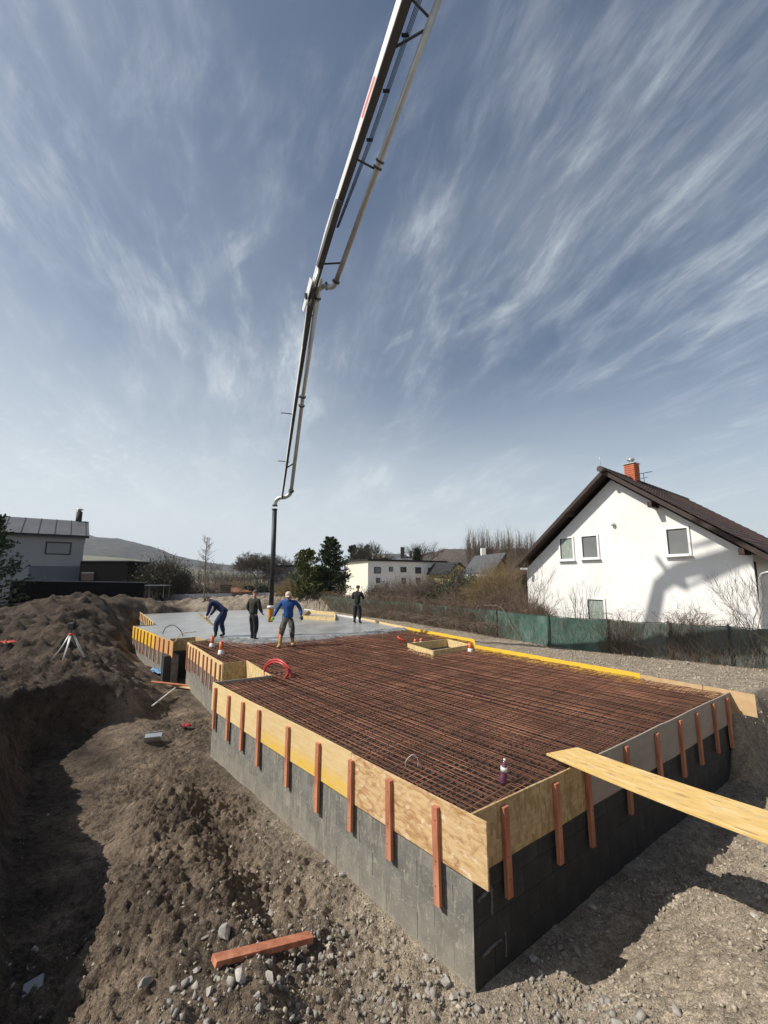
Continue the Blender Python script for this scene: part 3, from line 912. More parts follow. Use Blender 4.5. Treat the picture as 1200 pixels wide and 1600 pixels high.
board(A - dAB * .2, A + dAB * s1, M_weather, 'weathered brown plywood board at the near corner of the left wall', [s + .2 for s in (sAB(686), sAB(613), s1 - .03)], h=.58, group=GB)
board(A + dAB * (s1 + .004), A + dAB * s2, M_byellow, 'pale board with a bright yellow lower band, middle of the left wall', [s - s1 for s in (sAB(502), sAB(455), s2 - .04)], h=.575, top=.01, group=GB)
board(A + dAB * (s2 + .004), A + dAB * (Lab + .02), M_lyellow, 'plain pale yellow board at the far end of the left wall, beside the recess', [s - s2 for s in (sAB(384), sAB(362), sAB(341))], h=.57, group=GB)
Rr = Vector(P['Rr']); dAR = (Rr - A).normalized(); Lar = (Rr - A).length
def sAR(u): return on(P['A'], P['Rr'], u, 1271 - (u - 735) * .4715)
q1 = sAR(916); q2 = sAR(1035)
GR = 'boards along the shaded right wall'
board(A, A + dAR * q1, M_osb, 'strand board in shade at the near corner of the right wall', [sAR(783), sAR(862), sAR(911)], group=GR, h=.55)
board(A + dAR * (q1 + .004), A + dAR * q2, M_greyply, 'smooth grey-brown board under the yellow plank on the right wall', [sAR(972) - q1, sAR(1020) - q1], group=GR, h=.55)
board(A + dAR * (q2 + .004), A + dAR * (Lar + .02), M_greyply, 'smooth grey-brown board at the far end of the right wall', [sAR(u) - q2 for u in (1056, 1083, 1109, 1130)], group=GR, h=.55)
# recess in the left side
board(P['B'], P['C'], M_greyply, 'dark cross board closing the near side of the recess', group='boards round the recess', h=.30, th=.025)
board(P['C'], P['D'], M_osblight, 'bright strand board at the back of the recess', [.25], h=.66, bat=(.05, .03), blen=(.03, .6), group='boards round the recess')
board(P['D'], P['E'], M_osb, 'brown strand board across the far side of the recess', h=.66, group='boards round the recess')
E_, F_ = Vector(P['E']), Vector(P['Fp'])
Lef = (F_ - E_).length
board(E_, E_ + (F_ - E_) * .52, M_lyellow, 'pale yellow board with close battens just behind the recess', [Lef * .52 * k / 5 + .12 for k in range(5)], group='close battened boards behind the recess', blen=(.05, .85), h=.5, bat=(.05, .04))
board(E_ + (F_ - E_) * .522, F_, M_lyellow, 'pale yellow board with close battens ending at the gap in the foundation', [Lef * .48 * k / 5 + .22 for k in range(5)], group='close battened boards behind the recess', blen=(.05, .85), h=.5, bat=(.05, .04))
board(P['Fp'], P['G'], M_osblight, 'short pale board on the right of the gap', h=.3, group='boards in the gap of the foundation')
board(P['G'], P['H'], M_osb, 'short brown board at the back of the gap', h=.3, group='boards in the gap of the foundation')
board(P['H'], P['I'], M_osb, 'long brown board facing the camera across the gap', h=.45, group='boards in the gap of the foundation')
J, K = Vector(P['J']), Vector(P['K']); Ljk = (K - J).length
board(J - (K - J) * .02, J + (K - J) * .33, mat('orange_brown_plywood', (.50, .26, .10), (.62, .36, .15), 5, .7, .001, 50, stretch=(1, 1, 4)), 'orange-brown board at the near end of the far left wall', [.45, 1.1, 1.7], group='battened boards on the far left wall', h=.55, bat=(.055, .04), blen=(.02, 1.0))
board(J + (K - J) * .332, K, M_yellowtop, 'bright yellow board with battens on the far left wall', [Ljk * .668 * k / 7 + .1 for k in range(7)], group='battened boards on the far left wall', h=.55, bat=(.055, .04), blen=(.02, 1.0))
board(P['L'], P['K'], M_osb, 'short brown board at the step of the far left wall', h=.2, group='boards at the far left corner')
L_, M_ = Vector(P['L']), Vector(P['Mp'])
board(L_, M_, M_lyellow, 'pale board with orange battens at the far left corner of the slab', [(M_ - L_).length * (k + .5) / 8 for k in range(8)], group='boards at the far left corner', h=.45, blen=(.0, .42), top=.12)
# right hand edge, seen from inside
board(P['r1'], P['Np'], M_whitep, 'whitish board along the far right edge of the wet concrete', h=.25, top=.04, name='edge_board', group='boards along the right edge')
board(P['r2'], P['r1'], M_lyellow, 'pale narrow board on the right edge beside the wet concrete', h=.3, top=.05, name='edge_board', group='boards along the right edge')
board(P['r3'], P['r2'], M_yellowtop, 'yellow board on the right edge behind the small wooden box', h=.3, top=.05, name='edge_board', group='boards along the right edge')
board(P['r3'], P['r4'], M_yellowtop, 'short yellow piece where the right edge steps in', h=.3, top=.04, name='edge_board', group='boards along the right edge', side=1)
board(P['r5'], P['r4'], M_yellowtop, 'long bright yellow board running along the right edge of the mesh', h=.3, top=.05, name='edge_board', group='boards along the right edge')
r5 = Vector(P['r5']); dr_ = (Rr - r5).normalized()
board(r5 + dr_ * ((Rr - r5).length + .42), r5 + dr_ * .004, M_tanply, 'tan board sticking out past the far right corner', h=.42, top=.03, name='edge_board', group='boards along the right edge')

# box-outs standing on the mesh
def boxout(name, pts, h, m, label, z=-.1, th=.03, m2=None):
    root = empty(name, (pts[0].x, pts[0].y, z), 0, label, 'box')
    n = len(pts)
    for i in range(n):
        a, b = pts[i], pts[(i + 1) % n]
        L = (b - a).length
        me = box_mesh('side_board', (L - th * .5, th, h), .002, (L / 2, 0, h / 2))
        o = link('side_board', me, m if (m2 is None or i % 2 == 0) else m2, root)
        if me.materials[0] is not (m if (m2 is None or i % 2 == 0) else m2): pass
        fr = frame_from(Vector((a.x, a.y, 0)), Vector((b.x, b.y, 0)))
        o.matrix_basis = Matrix.Translation((-pts[0].x, -pts[0].y, 0)) @ fr
boxout('wooden_box', [gp(637, 1009), gp(677, 1021), gp(735, 1011), gp(699, 1002)], .26, M_osblight, 'open four-sided wooden box set into the rusty mesh beside the right edge', z=-.18)
boxout('wooden_box', [gp(472, 966), gp(524, 969), gp(522, 960.5), gp(482, 957)], .30, M_osblight, 'shallow wooden box left open in the far right corner of the concrete', z=-.15)

# ---------------------------------------------------------------- concrete slab
EDGE_PX = [(323, 1000), (345, 997.5), (372, 998.5), (395, 1001), (420, 1000), (445, 998.5), (475, 995.5), (500, 993.5), (530, 991.5), (560, 989), (590, 985.5), (612, 982.5), (632, 981)]
EDGE = [xy(gp(u, v)) for u, v in EDGE_PX]
EDGE[0] = P['G']; EDGE[-1] = P['r2']
CPOLY = EDGE + [P['r1'], P['Np'], P['M2'], P['Mp'], P['L'], P['K'], P['J'], P['I'], P['H']]
def concrete():
    root = empty('concrete_slab', (-6, 22, -.05), 0, 'smooth wet grey concrete poured over the far half of the foundation', 'concrete')
    bm = poly_prism('c', CPOLY, -.185, -.03, .012)
    bmesh.ops.transform(bm, matrix=Matrix.Translation((6, -22, .05)), verts=bm.verts)
    link('wet_surface', bm_mesh('wet_surface', bm), M_conc, root)
    # ragged front of fresh concrete
    rows = 10; n = 420
    pts = curve_pts([Vector((*p, 0)) for p in EDGE], 36)
    V = []
    for i, p in enumerate(pts):
        t = (pts[min(i + 1, len(pts) - 1)] - pts[max(i - 1, 0)]).normalized()
        nrm = Vector((t.y, -t.x, 0))          # towards the camera
        if nrm.y > 0: nrm = -nrm
        w = .35 + .55 * (vnoise(np.array([p.x * 1.7]), np.array([p.y * .6]), 8)[0] + .5)
        for k in range(rows):
            s = k / (rows - 1)
            q = p + nrm * (s * (w + .25) - .25)
            z = -.020 - .13 * s ** 4 + .075 * fbm(np.array([q.x * 5]), np.array([q.y * 5]), 3, 9)[0] * (1 - s * .5) + .012
            V.append((q.x + 6, q.y - 22, z + .05))
    m_ = len(pts)
    i = np.arange(m_ * rows).reshape(m_, rows)
    Fq = np.stack([i[:-1, :-1], i[:-1, 1:], i[1:, 1:], i[1:, :-1]], -1).reshape(-1, 4)
    link('ragged_front', np_mesh('ragged_front', V, Fq, True), M_conclump, root)
concrete()

# ---------------------------------------------------------------- reinforcing mesh
HOLE = [xy(gp(637, 1009)), xy(gp(677, 1021)), xy(gp(735, 1011)), xy(gp(699, 1002))]
RPOLY = [P[k] for k in ('A', 'B', 'C', 'D', 'E', 'Fp')] + EDGE + [P['r3'], P['r4'], P['r5'], P['Rr']]
def clip_line(o, d, poly):
    ts = []
    n = len(poly)
    for i in range(n):
        a = Vector(poly[i]); b = Vector(poly[(i + 1) % n]); e = b - a
        den = d.x * e.y - d.y * e.x
        if abs(den) < 1e-9: continue
        w = a - o
        t = (w.x * e.y - w.y * e.x) / den; s = (w.x * d.y - w.y * d.x) / den
        if 0 <= s < 1: ts.append(t)
    ts.sort()
    return [(ts[i], ts[i + 1]) for i in range(0, len(ts) - 1, 2)]
def cut_hole(o, d, iv):
    out = []
    for a, b in iv:
        h = clip_line(o, d, HOLE)
        cur = a
        for x, y in h:
            if x > cur and y < b:
                out.append((cur, x - .03)); cur = y + .03
        out.append((cur, b))
    return out
def rebar():
    root = empty('reinforcing_mesh', (A.x, A.y, -.1), 0, 'two layers of rusty steel reinforcing bars laid crosswise between the boards', 'reinforcement')
    inv = Vector((-A.x, -A.y, .1))
    dU = dAB; dV = Vector((-dU.y, dU.x))
    if dV.dot(dAR) < 0: dV = -dV
    big, stuff = [], []
    def layer(d, dn, step, z, r, store, jit, off=0, lo=-12, hi=16):
        s = lo + off
        while s < hi:
            dd = (d + dn * random.gauss(0, .0035)).normalized()
            o = A + dn * (s + random.gauss(0, jit))
            for a, b in cut_hole(o, dd, clip_line(o, dd, RPOLY)):
                if b - a < .15: continue
                a += .05 + random.uniform(-.02, .06); b -= .05 + random.uniform(-.02, .06)
                if b - a > .1: store.append((o, dd, a, b, z + random.gauss(0, .004), r))
            s += step
    layer(dU, dV, .10, -.052, .0052, big, .010, 0, -9, 16)
    layer(dV, dU, .10, -.063, .0052, big, .010, .03, -2, 20)
    # overlapping sheets and the lower layer
    layer(dU, dV, .15, -.045, .0045, stuff, .03, .05, -9, 16)
    layer(dV, dU, .30, -.040, .0045, stuff, .06, .05, -2, 20)
    layer(dU, dV, .10, -.135, .005, stuff, .012, .04, -9, 16)
    layer(dV, dU, .10, -.146, .005, stuff, .012, .02, -2, 20)
    def dist(bar):
        o, d, a, b, z, r = bar
        t = max(a, min(b, -(o.dot(d)))); p = o + d * t
        return p.length
    big.sort(key=dist)
    rest = big[235:]; big = big[:235]
    print('bars', len(big), len(rest), len(stuff))
    for o, d, a, b, z, r in big:
        n = max(1, int((b - a) / 1.2))
        pts = []
        for k in range(n + 1):
            t = a + (b - a) * k / n
            q = o + d * t
            pts.append(Vector((q.x + random.gauss(0, .004), q.y + random.gauss(0, .004), z + random.gauss(0, .004))) + inv)
        if n == 1: pts.insert(1, (pts[0] + pts[1]) / 2)
        link('steel_bar', tube_mesh('steel_bar', pts, r, 5, True), M_rebar, root)
    P0, P1, RR = [], [], []
    for o, d, a, b, z, r in stuff + rest:
        n = max(1, int((b - a) / 1.5)); prev = None
        for k in range(n + 1):
            q = o + d * (a + (b - a) * k / n)
            p = (q.x + random.gauss(0, .004) - A.x, q.y + random.gauss(0, .004) - A.y, z + .1 + random.gauss(0, .004))
            if prev: P0.append(prev); P1.append(p); RR.append(r)
            prev = p
    lo = link('lower_bars', segs_mesh('lower_bars', P0, P1, RR, RR, 5, True), M_rebar2, root)
    lo['kind'] = 'stuff'
    # spacer cages between the layers: zigzag wire
    P0, P1 = [], []
    for s in np.arange(.4, 15, .75):
        o = A + dU * s
        for a, b in cut_hole(o, dV, clip_line(o, dV, RPOLY)):
            t = a + .1; up = False; prev = None
            while t < b - .1:
                q = o + dV * t
                p = (q.x - A.x, q.y - A.y, (.035 if up else -.06))
                if prev: P0.append(prev); P1.append(p)
                prev = p; up = not up; t += .11
    sp = link('spacer_wire', segs_mesh('spacer_wire', P0, P1, .004, .004, 4), M_rebar, root)
    sp['kind'] = 'stuff'
rebar()

# ---------------------------------------------------------------- white gabled house
GL = yp(825, 901, 21.5); GL = Vector((GL.x, GL.y, 0))
GD = Vector((.54, -.842, 0)).normalized()          # along the gable wall, left to right
GN = Vector((-.842, -.54, 0)).normalized()         # out of the wall
RD = Vector((.771, .636, 0)).normalized()          # along the ridge, away
def on_plane(u, v, p0, n):
    r = ray(u, v); t = (p0 - CAM).dot(n) / r.dot(n); return CAM + r * t
def on_gable(u, v, off=0.0): return on_plane(u, v, GL + GN * off, GN)
ZG = -.3
def quad_obj(name, pts, m, parent, thick=None, direction=None):
    bm = bmesh.new()
    vs = [bm.verts.new(p) for p in pts]
    f = bm.faces.new(vs)
    if thick:
        ex = bmesh.ops.extrude_face_region(bm, geom=[f])
        d = direction if direction is not None else f.normal
        bmesh.ops.translate(bm, vec=d * thick, verts=[e for e in ex['geom'] if isinstance(e, bmesh.types.BMVert)])
    return link(name, bm_mesh(name, bm), m, parent)
def house():
    root = empty('gabled_house', (0, 0, 0), 0, 'white gabled house with brown tiled roof behind the green net fence', 'house')
    off = .55
    apex = on_gable(942, 735, off); le = on_gable(805, 884, off); re = on_gable(1216, 876, off)
    # wall polygon in the plane of the gable
    wl = on_gable(825, 925); wr = on_gable(1183, 925)
    down = .34
    def und(p):      # point on the wall plane below the verge line
        q = p - GN * off; return Vector((q.x, q.y, p.z - down))
    a2, l2, r2 = und(apex), und(le), und(re)
    def interp(p, q, w):
        k = (Vector((w.x, w.y, 0)) - Vector((p.x, p.y, 0))).length / (Vector((q.x, q.y, 0)) - Vector((p.x, p.y, 0))).length
        return p.z + (q.z - p.z) * k
    zl = interp(a2, l2, wl); zr = interp(a2, r2, wr)
    pts = [Vector((wl.x, wl.y, ZG)), Vector((wr.x, wr.y, ZG)), Vector((wr.x, wr.y, zr)), a2, Vector((wl.x, wl.y, zl))]
    wall = quad_obj('wall', pts, M_plaster, root, 10.5, RD)
    # window openings are shown by a recessed frame on the wall face
    defs = [((873, 840), (899, 875.5), M_curtain), ((907, 836.5), (938, 873), M_blind), ((1038, 825), (1082, 868), M_blind), ((916, 933.5), (949, 976), M_curtain)]
    for (tl, br, gm) in defs:
        p = on_gable(*tl); q = on_gable(*br)
        w = (Vector((q.x, q.y, 0)) - Vector((p.x, p.y, 0))).length; h = p.z - q.z
        fr = Matrix((GD, -GN, Vector((0, 0, 1)))).transposed().to_4x4()
        c = (p + q) / 2
        fr.translation = c + GN * .012
        bm = bmesh.new()
        t = .075
        for (cx, cz, sx, sz) in ((0, h / 2 - t / 2, w, t), (0, -h / 2 + t / 2, w, t), (-w / 2 + t / 2, 0, t, h - 2 * t), (w / 2 - t / 2, 0, t, h - 2 * t)):
            add_box(bm, (sx, .09, sz), Matrix.Translation((cx, 0, cz)), .004)
        o = link('window', bm_mesh('window', bm), M_white, root); o.matrix_basis = fr
        bm = bmesh.new(); add_box(bm, (w - 2 * t - .004, .012, h - 2 * t - .004), Matrix.Translation((0, .0, 0)))
        pane = link('pane', bm_mesh('pane', bm), gm, o)
        bm = bmesh.new(); add_box(bm, (w + .08, .13, .035), Matrix.Translation((0, -.07, -h / 2 - .02)), .004)
        link('sill', bm_mesh('sill', bm), M_white, o)
        bm = bmesh.new(); add_box(bm, (.03, .014, h - 2 * t - .01), Matrix.Translation((-w / 2 + t + .02, -.012, 0)))  # black strips along the left and top edges of the pane only
        add_box(bm, (w - 2 * t - .06, .014, .03), Matrix.Translation((.02, -.012, h / 2 - t - .02)))
        link('pane_edge', bm_mesh('pane_edge', bm), M_black, o)
    # roof slabs
    L = 11.5
    def slab(name, p, q, m, t=.10):
        n = (q - p).cross(RD).normalized()
        if n.z < 0: n = -n
        return quad_obj(name, [p, q, q + RD * L, p + RD * L], m, root, t, -n), n
    _, nl = slab('roof_slope', apex, le, M_darkwood)
    _, nr = slab('roof_slope', apex, re, M_darkwood)
    # barge boards on the verge
    for p, q in ((apex, le), (apex, re)):
        d = Vector((0, 0, -1))
        pp = p + GN * .03 + Vector((0, 0, .03)); qq = q + GN * .03 + Vector((0, 0, .03))
        quad_obj('barge_board', [pp, qq, qq + d * .19, pp + d * .19], M_darkwood, root, .035, GN)
    # tiles
    tile = None
    for p, q, n, is_right in ((apex, re, nr, True), (apex, le, nl, False)):
        s = (q - p); Ls = s.length; s.normalize()
        rows = int(Ls / .36); cols = int(L / .31)
        bm = bmesh.new()
        prof = [(-.155, .0), (-.10, .028), (-.04, .03), (.02, .006), (.09, .004), (.15, .02)]
        me = bpy.data.meshes.new('tile')
        vs = []; fs = []
        for k, (x, z) in enumerate(prof):
            for (y, dz) in ((-.19, .03), (.19, .055)):
                vs.append((x, y, z + dz)); vs.append((x, y, z + dz - .02))
        for k in range(len(prof) - 1):
            a = k * 4; b = a + 4
            fs += [(a, b, b + 2, a + 2), (a + 1, a + 3, b + 3, b + 1), (a + 2, b + 2, b + 3, a + 3), (a, a + 1, b + 1, b)]
        me.from_pydata(vs, [], fs)
        me.materials.append(M_tile)
        xax = RD; yax = s; zax = xax.cross(yax)
        if zax.z < 0: xax = -RD; zax = xax.cross(yax)
        base = Matrix((xax, yax, zax)).transposed().to_4x4()
        SV, SF = [], []
        V0 = [Vector(v) for v in vs]
        for c in range(cols):
            for r in range(rows):
                c0 = p + RD * (.16 + c * .31) + s * (.2 + r * .36) + n * random.uniform(0, .004)
                Mx = base.copy(); Mx.translation = c0
                if is_right and c < 17 and c * rows + r < 290:
                    o = link('tile', me, None, root); o.matrix_basis = Mx
                else:
                    o0 = len(SV); SV += [tuple(Mx @ v) for v in V0]; SF += [tuple(i + o0 for i in f) for f in fs]
        mm = bpy.data.meshes.new('tile_rows'); mm.from_pydata(SV, [], SF)
        o = link('tile_rows', mm, M_tile, root); o['kind'] = 'stuff'
    # ridge tiles
    for k in range(28):
        c0 = apex + RD * (k * .41 - .1) + Vector((0, 0, .02))
        bm = bmesh.new()
        bmesh.ops.create_cone(bm, cap_ends=True, segments=8, radius1=.13, radius2=.115, depth=.43, matrix=Matrix.Rotation(math.pi / 2, 4, 'Y'))
        o = link('ridge_tile', bm_mesh('ridge_tile', bm), M_tile, root); o.location = c0 + Vector((0, 0, .0)); o.rotation_euler = (0, 0, math.atan2(RD.y, RD.x))
    # purlin ends
    for (u, v) in ((890, 803), (1021, 789), (1164, 862), (822, 872)):
        c = on_gable(u, v, .25)
        me = box_mesh('purlin_end', (.16, .62, .22), .01)
        o = link('purlin_end', me, M_darkwood, root); o.location = c
        o.rotation_euler = (0, 0, math.atan2(GD.y, GD.x))
    # chimney
    cb = apex + RD * 3.15
    ch = empty('chimney', (0, 0, 0)); ch.parent = root; ch.location = cb
    # bricks of the chimney, course by course
    bmc = bmesh.new(); add_box(bmc, (.40, .40, 1.15), Matrix.Translation((0, 0, .22)))
    link('shaft', bm_mesh('shaft', bmc), M_core, ch)
    me1 = box_mesh('brick', (.235, .06, .085), .004); me1.materials.append(M_brick)
    rot0 = math.atan2(GD.y, GD.x)
    ch.rotation_euler = (0, 0, rot0)
    for r in range(11):
        z = -.3 + r * .097 + .05
        for fc in range(4):
            for k in range(2):
                a = fc * math.pi / 2
                off_ = -.118 + .236 * k + (.0 if r % 2 else .0)
                v = Matrix.Rotation(a, 4, 'Z') @ Vector((off_, -.205, z))
                o = link('brick', me1, None, ch); o.location = v; o.rotation_euler = (0, 0, a)
    link('chimney_cap', box_mesh('chimney_cap', (.56, .56, .05), .01, (0, 0, .81)), M_zinc, ch)
    link('cowl', lathe_mesh('cowl', [(.10, .83), (.10, 1.0), (.17, 1.0), (.15, 1.06), (.06, 1.12)], 12), M_zinc, ch)
    # lightning rod and aerial
    link('lightning_rod', tube_mesh('lightning_rod', [apex + Vector((-.05, 0, 0)), apex + Vector((-.12, 0, .75))], .009, 5), M_zinc, root)
    ac = apex + RD * 4.6
    link('aerial', tube_mesh('aerial', [ac, ac + Vector((0, 0, .62))], .014, 6), M_black, root)
    link('aerial_arm', tube_mesh('aerial_arm', [ac + Vector((-.28, .12, .58)), ac + Vector((.36, -.12, .66))], .016, 6), M_black, root)
    link('aerial_arm', tube_mesh('aerial_arm', [ac + Vector((-.1, .1, .35)), ac + Vector((.12, -.1, .38))], .012, 6), M_black, root)
    for k in range(9):
        c0 = apex + RD * (3.2 + k * .42) + (re - apex).normalized() * .25 + nr * .12
        o = link('snow_guard', box_mesh('snow_guard', (.30, .04, .07), .005), M_black, root); o.location = c0; o.rotation_euler = (0, 0, math.atan2(RD.y, RD.x))
    # lamp globe, white eaves box, downpipe
    g = on_gable(957, 819, .09)
    bm = bmesh.new(); bmesh.ops.create_uvsphere(bm, u_segments=12, v_segments=8, radius=.085)
    o = link('wall_lamp', bm_mesh('wall_lamp', bm, True), M_whitep, root); o.location = g
    link('gutter_end', box_mesh('gutter_end', (.34, .12, .10), .02), M_white, root).location = on_gable(819, 889, .45)
    c = [on_gable(1216, 893, .25), on_gable(1196, 895, .22), on_gable(1188, 902, .2), on_gable(1189, 930, .16), on_gable(1192, 985, .14), on_gable(1193, 1010, .14)]
    link('downpipe', tube_mesh('downpipe', curve_pts(c, 5), .05, 10), M_zinc, root)
    link('side_wall', box_mesh('side_wall', (.1, .1, 3), 0), M_darkwood, root).location = on_gable(1186, 950, -.1)
    return apex, re
HAPEX, HRE = house()
# dark lean-to on the left side of the house
def lean_to():
    root = empty('lean_to_shed', (0, 0, 0), 0, 'dark lean-to shed with sloping brown roof beside the white house', 'shed')
    a = yp(748, 929, 23.5); b = yp(826, 888, 23.0)
    dep = Vector((2.5, 6.0, .3))
    quad_obj('roof', [a, b, b + dep, a + dep], M_tile, root, .12, Vector((0, 0, -1)))
    quad_obj('fascia', [a + Vector((0, -.03, .04)), b + Vector((0, -.03, .04)), b + Vector((0, -.03, -.18)), a + Vector((0, -.03, -.18))], mat('brown_fascia', (.12, .05, .04), (.16, .07, .055)), root, .04, Vector((0, -1, 0)))
    # plank front under the roof
    n = 13
    for k in range(n):
        p = a.lerp(b, (k + .55) / (n + .2)) + Vector((.02, .35, -.14))
        w = (b - a).length / n * .94
        o = link('plank', box_mesh('plank', (w, .03, p.z - ZG)), M_darkwood, root)
        o.location = (p.x, p.y, (p.z + ZG) / 2); o.rotation_euler = (0, 0, math.atan2(b.y - a.y, b.x - a.x))
lean_to()

# ---------------------------------------------------------------- fence with green net
def fence():
    root = empty('net_fence', (0, 0, 0), 0, 'long wire fence hung with dark green shade net, running past the white house', 'fence')
    base = [(470, 946), (560, 962), (640, 972), (705, 983), (777, 995), (858, 1010.5), (952, 1021), (1049, 1031.5), (1144, 1041), (1245, 1050.5)]
    B3 = [gp(u, v, -.32) for u, v in base]
    for k in range(len(B3) - 1):
        p, q = B3[k], B3[k + 1]
        L = (q - p).length; n = max(6, int(L / .12))
        dire = (q - p).normalized(); nn = Vector((-dire.y, dire.x, 0))
        V = []; rows = 9; Hh = 1.12
        for i in range(n + 1):
            for j in range(rows):
                s = i / n; t = j / (rows - 1)
                c = p.lerp(q, s)
                bulge = (.05 * math.sin(s * math.pi) * math.sin(t * math.pi) + .02 * float(vnoise(np.array([c.x * 3 + k]), np.array([t * 4 + c.y]), 5)[0]))
                sag = -.045 * math.sin(s * math.pi) * t
                V.append(c + nn * bulge + Vector((0, 0, .02 + Hh * t + sag + .02 * float(vnoise(np.array([c.x * 5]), np.array([c.y * 5]), 6)[0]) * t)))
        i = np.arange((n + 1) * rows).reshape(n + 1, rows)
        Fq = np.stack([i[:-1, :-1], i[1:, :-1], i[1:, 1:], i[:-1, 1:]], -1).reshape(-1, 4)
        link('net_panel', np_mesh('net_panel', [tuple(v) for v in V], Fq, True), M_net if k < 6 else M_net2, root)
        link('top_wire', tube_mesh('top_wire', [p + Vector((0, 0, 1.15)), p.lerp(q, .5) + Vector((0, 0, 1.11)), q + Vector((0, 0, 1.15))], .012, 5), M_netpost, root)
    for p in B3:
        off = Vector((-.03, -.06, 0))
        link('post', tube_mesh('post', [p + off + Vector((0, 0, -.3)), p + off + Vector((0, 0, 1.22))], .028, 8), M_netpost, root)
    return B3
FB = fence()

# ---------------------------------------------------------------- plants
def stems(cx, cy, z, rx, ry, h, n, twigs=5, r=.012, up=.75, droop=.25, seed=1, curl=.25, start=.3):
    g = np.random.default_rng(seed)
    P0, P1, R0, R1 = [], [], [], []
    base = np.stack([cx + g.normal(0, rx * start, n), cy + g.normal(0, ry * start, n), np.full(n, z)], 1)
    ang = g.uniform(0, 2 * math.pi, n); out = np.sqrt(g.uniform(0, 1, n))
    top = np.stack([cx + rx * out * np.cos(ang), cy + ry * out * np.sin(ang), z + h * g.uniform(.55, 1, n) * (1 - .4 * out ** 2)], 1)
    K = 5
    pts = []
    for k in range(K + 1):
        t = k / K
        p = base * (1 - t) + top * t
        p = p + g.normal(0, curl * .12 * h * t, (n, 3)) * np.array([1, 1, .5])
        p[:, 2] = base[:, 2] + (top[:, 2] - base[:, 2]) * (t ** up)
        pts.append(p)
    for k in range(K):
        P0.append(pts[k]); P1.append(pts[k + 1]); R0.append(np.full(n, r * (1 - .75 * k / K))); R1.append(np.full(n, r * (1 - .75 * (k + 1) / K)))
    for w in range(twigs):
        k = g.integers(1, K, n)
        allp = np.stack(pts, 1)
        s = allp[np.arange(n), k]; e = allp[np.arange(n), k + 1]
        b = s + (e - s) * g.uniform(0, 1, (n, 1))
        d = (e - s) / (np.linalg.norm(e - s, axis=1)[:, None] + 1e-6) + g.normal(0, .6, (n, 3))
        d /= np.linalg.norm(d, axis=1)[:, None]
        l = h * g.uniform(.10, .28, (n, 1))
        m = b + d * l * .5 + g.normal(0, .02 * h, (n, 3)); q = m + d * l * .5 + np.array([0, 0, 1.]) * l * (-droop + (droop + .3) * g.uniform(0, 1, (n, 1)))
        P0 += [b, m]; P1 += [m, q]
        R0 += [np.full(n, r * .4), np.full(n, r * .3)]; R1 += [np.full(n, r * .3), np.full(n, r * .12)]
    return np.concatenate(P0), np.concatenate(P1), np.concatenate(R0), np.concatenate(R1)
def shrub(name, x, y, z, rx, ry, h, n, m, label, cat='shrub', group=None, seed=1, leaves=None, nl=0, ls=.05, **kw):
    root = empty(name, (x, y, z), 0, label, cat, group)
    a = stems(0, 0, 0, rx, ry, h, n, seed=seed, **kw)
    link('branches', segs_mesh('branches', *a), m, root)
    if leaves is not None:
        g = np.random.default_rng(seed + 5)
        idx = g.integers(0, len(a[1]), nl)
        c = a[1][idx] + g.normal(0, .05 * h, (nl, 3))
        link('foliage', leaf_mesh('foliage', c, ls, g), leaves, root)
    return root
def leaf_mesh(name, C, s, g, up=None, aspect=2.0):
    n = len(C)
    a = g.normal(0, 1, (n, 3)); a /= np.linalg.norm(a, axis=1)[:, None]
    if up is not None: a = a * .6 + up; a /= np.linalg.norm(a, axis=1)[:, None]
    b = np.cross(a, g.normal(0, 1, (n, 3))); b /= np.linalg.norm(b, axis=1)[:, None]
    s = s * g.uniform(.5, 1.4, (n, 1))
    V = np.stack([C - b * s / aspect, C + a * s * .2 - 0 * b, C + b * s / aspect, C + a * s * 1.6], 1)
    V = np.stack([C - b * s / aspect - a * s * .3, C + b * s / aspect - a * s * .3, C + b * s * .2 + a * s, C - b * s * .2 + a * s], 1)
    i = np.arange(n * 4).reshape(n, 4)
    return np_mesh(name, V.reshape(-1, 3), i)
def conifer(x, y, z, h, rad, n, m, label, seed, group=None, ls=.16, name='conifer_tree', shape=1.0, open_=.0):
    g = np.random.default_rng(seed)
    root = empty(name, (x, y, z), 0, label, 'tree', group)
    link('trunk', tube_mesh('trunk', [(0, 0, 0), (.03, 0, h * .5), (0, 0, h * .98)], [h * .022, h * .013, .008], 7), M_bark, root)
    nb = int(46 + h * 9)
    C, U, P0, P1 = [], [], [], []
    per = n // nb
    for k in range(nb):
        t = .05 + .95 * (k + .5) / nb
        zz = h * t
        prof = (1 - t) ** shape * (1 + .0) + .04
        L = rad * prof * g.uniform(.62, 1.18) * (1 if t > .12 else .85)
        a = g.uniform(0, 2 * math.pi)
        d = np.array([math.cos(a), math.sin(a), g.uniform(.1, .45) + .7 * t])
        st = np.array([0, 0, zz - .15 * L])
        en = st + d * L
        P0.append(st); P1.append(en)
        s = g.uniform(.15, 1.0, (per, 1)) ** .7
        w = .20 * L * (1.1 - s * .75) + .03
        c = st + d * L * s + g.normal(0, 1, (per, 3)) * w * np.array([1, 1, .6])
        C.append(c); U.append(np.tile(d / np.linalg.norm(d), (per, 1)))
    link('branches', segs_mesh('branches', P0, P1, .02, .006), M_bark, root)
    link('crown', leaf_mesh('crown', np.concatenate(C), ls, g, np.concatenate(U) * .8), m, root)
    return root
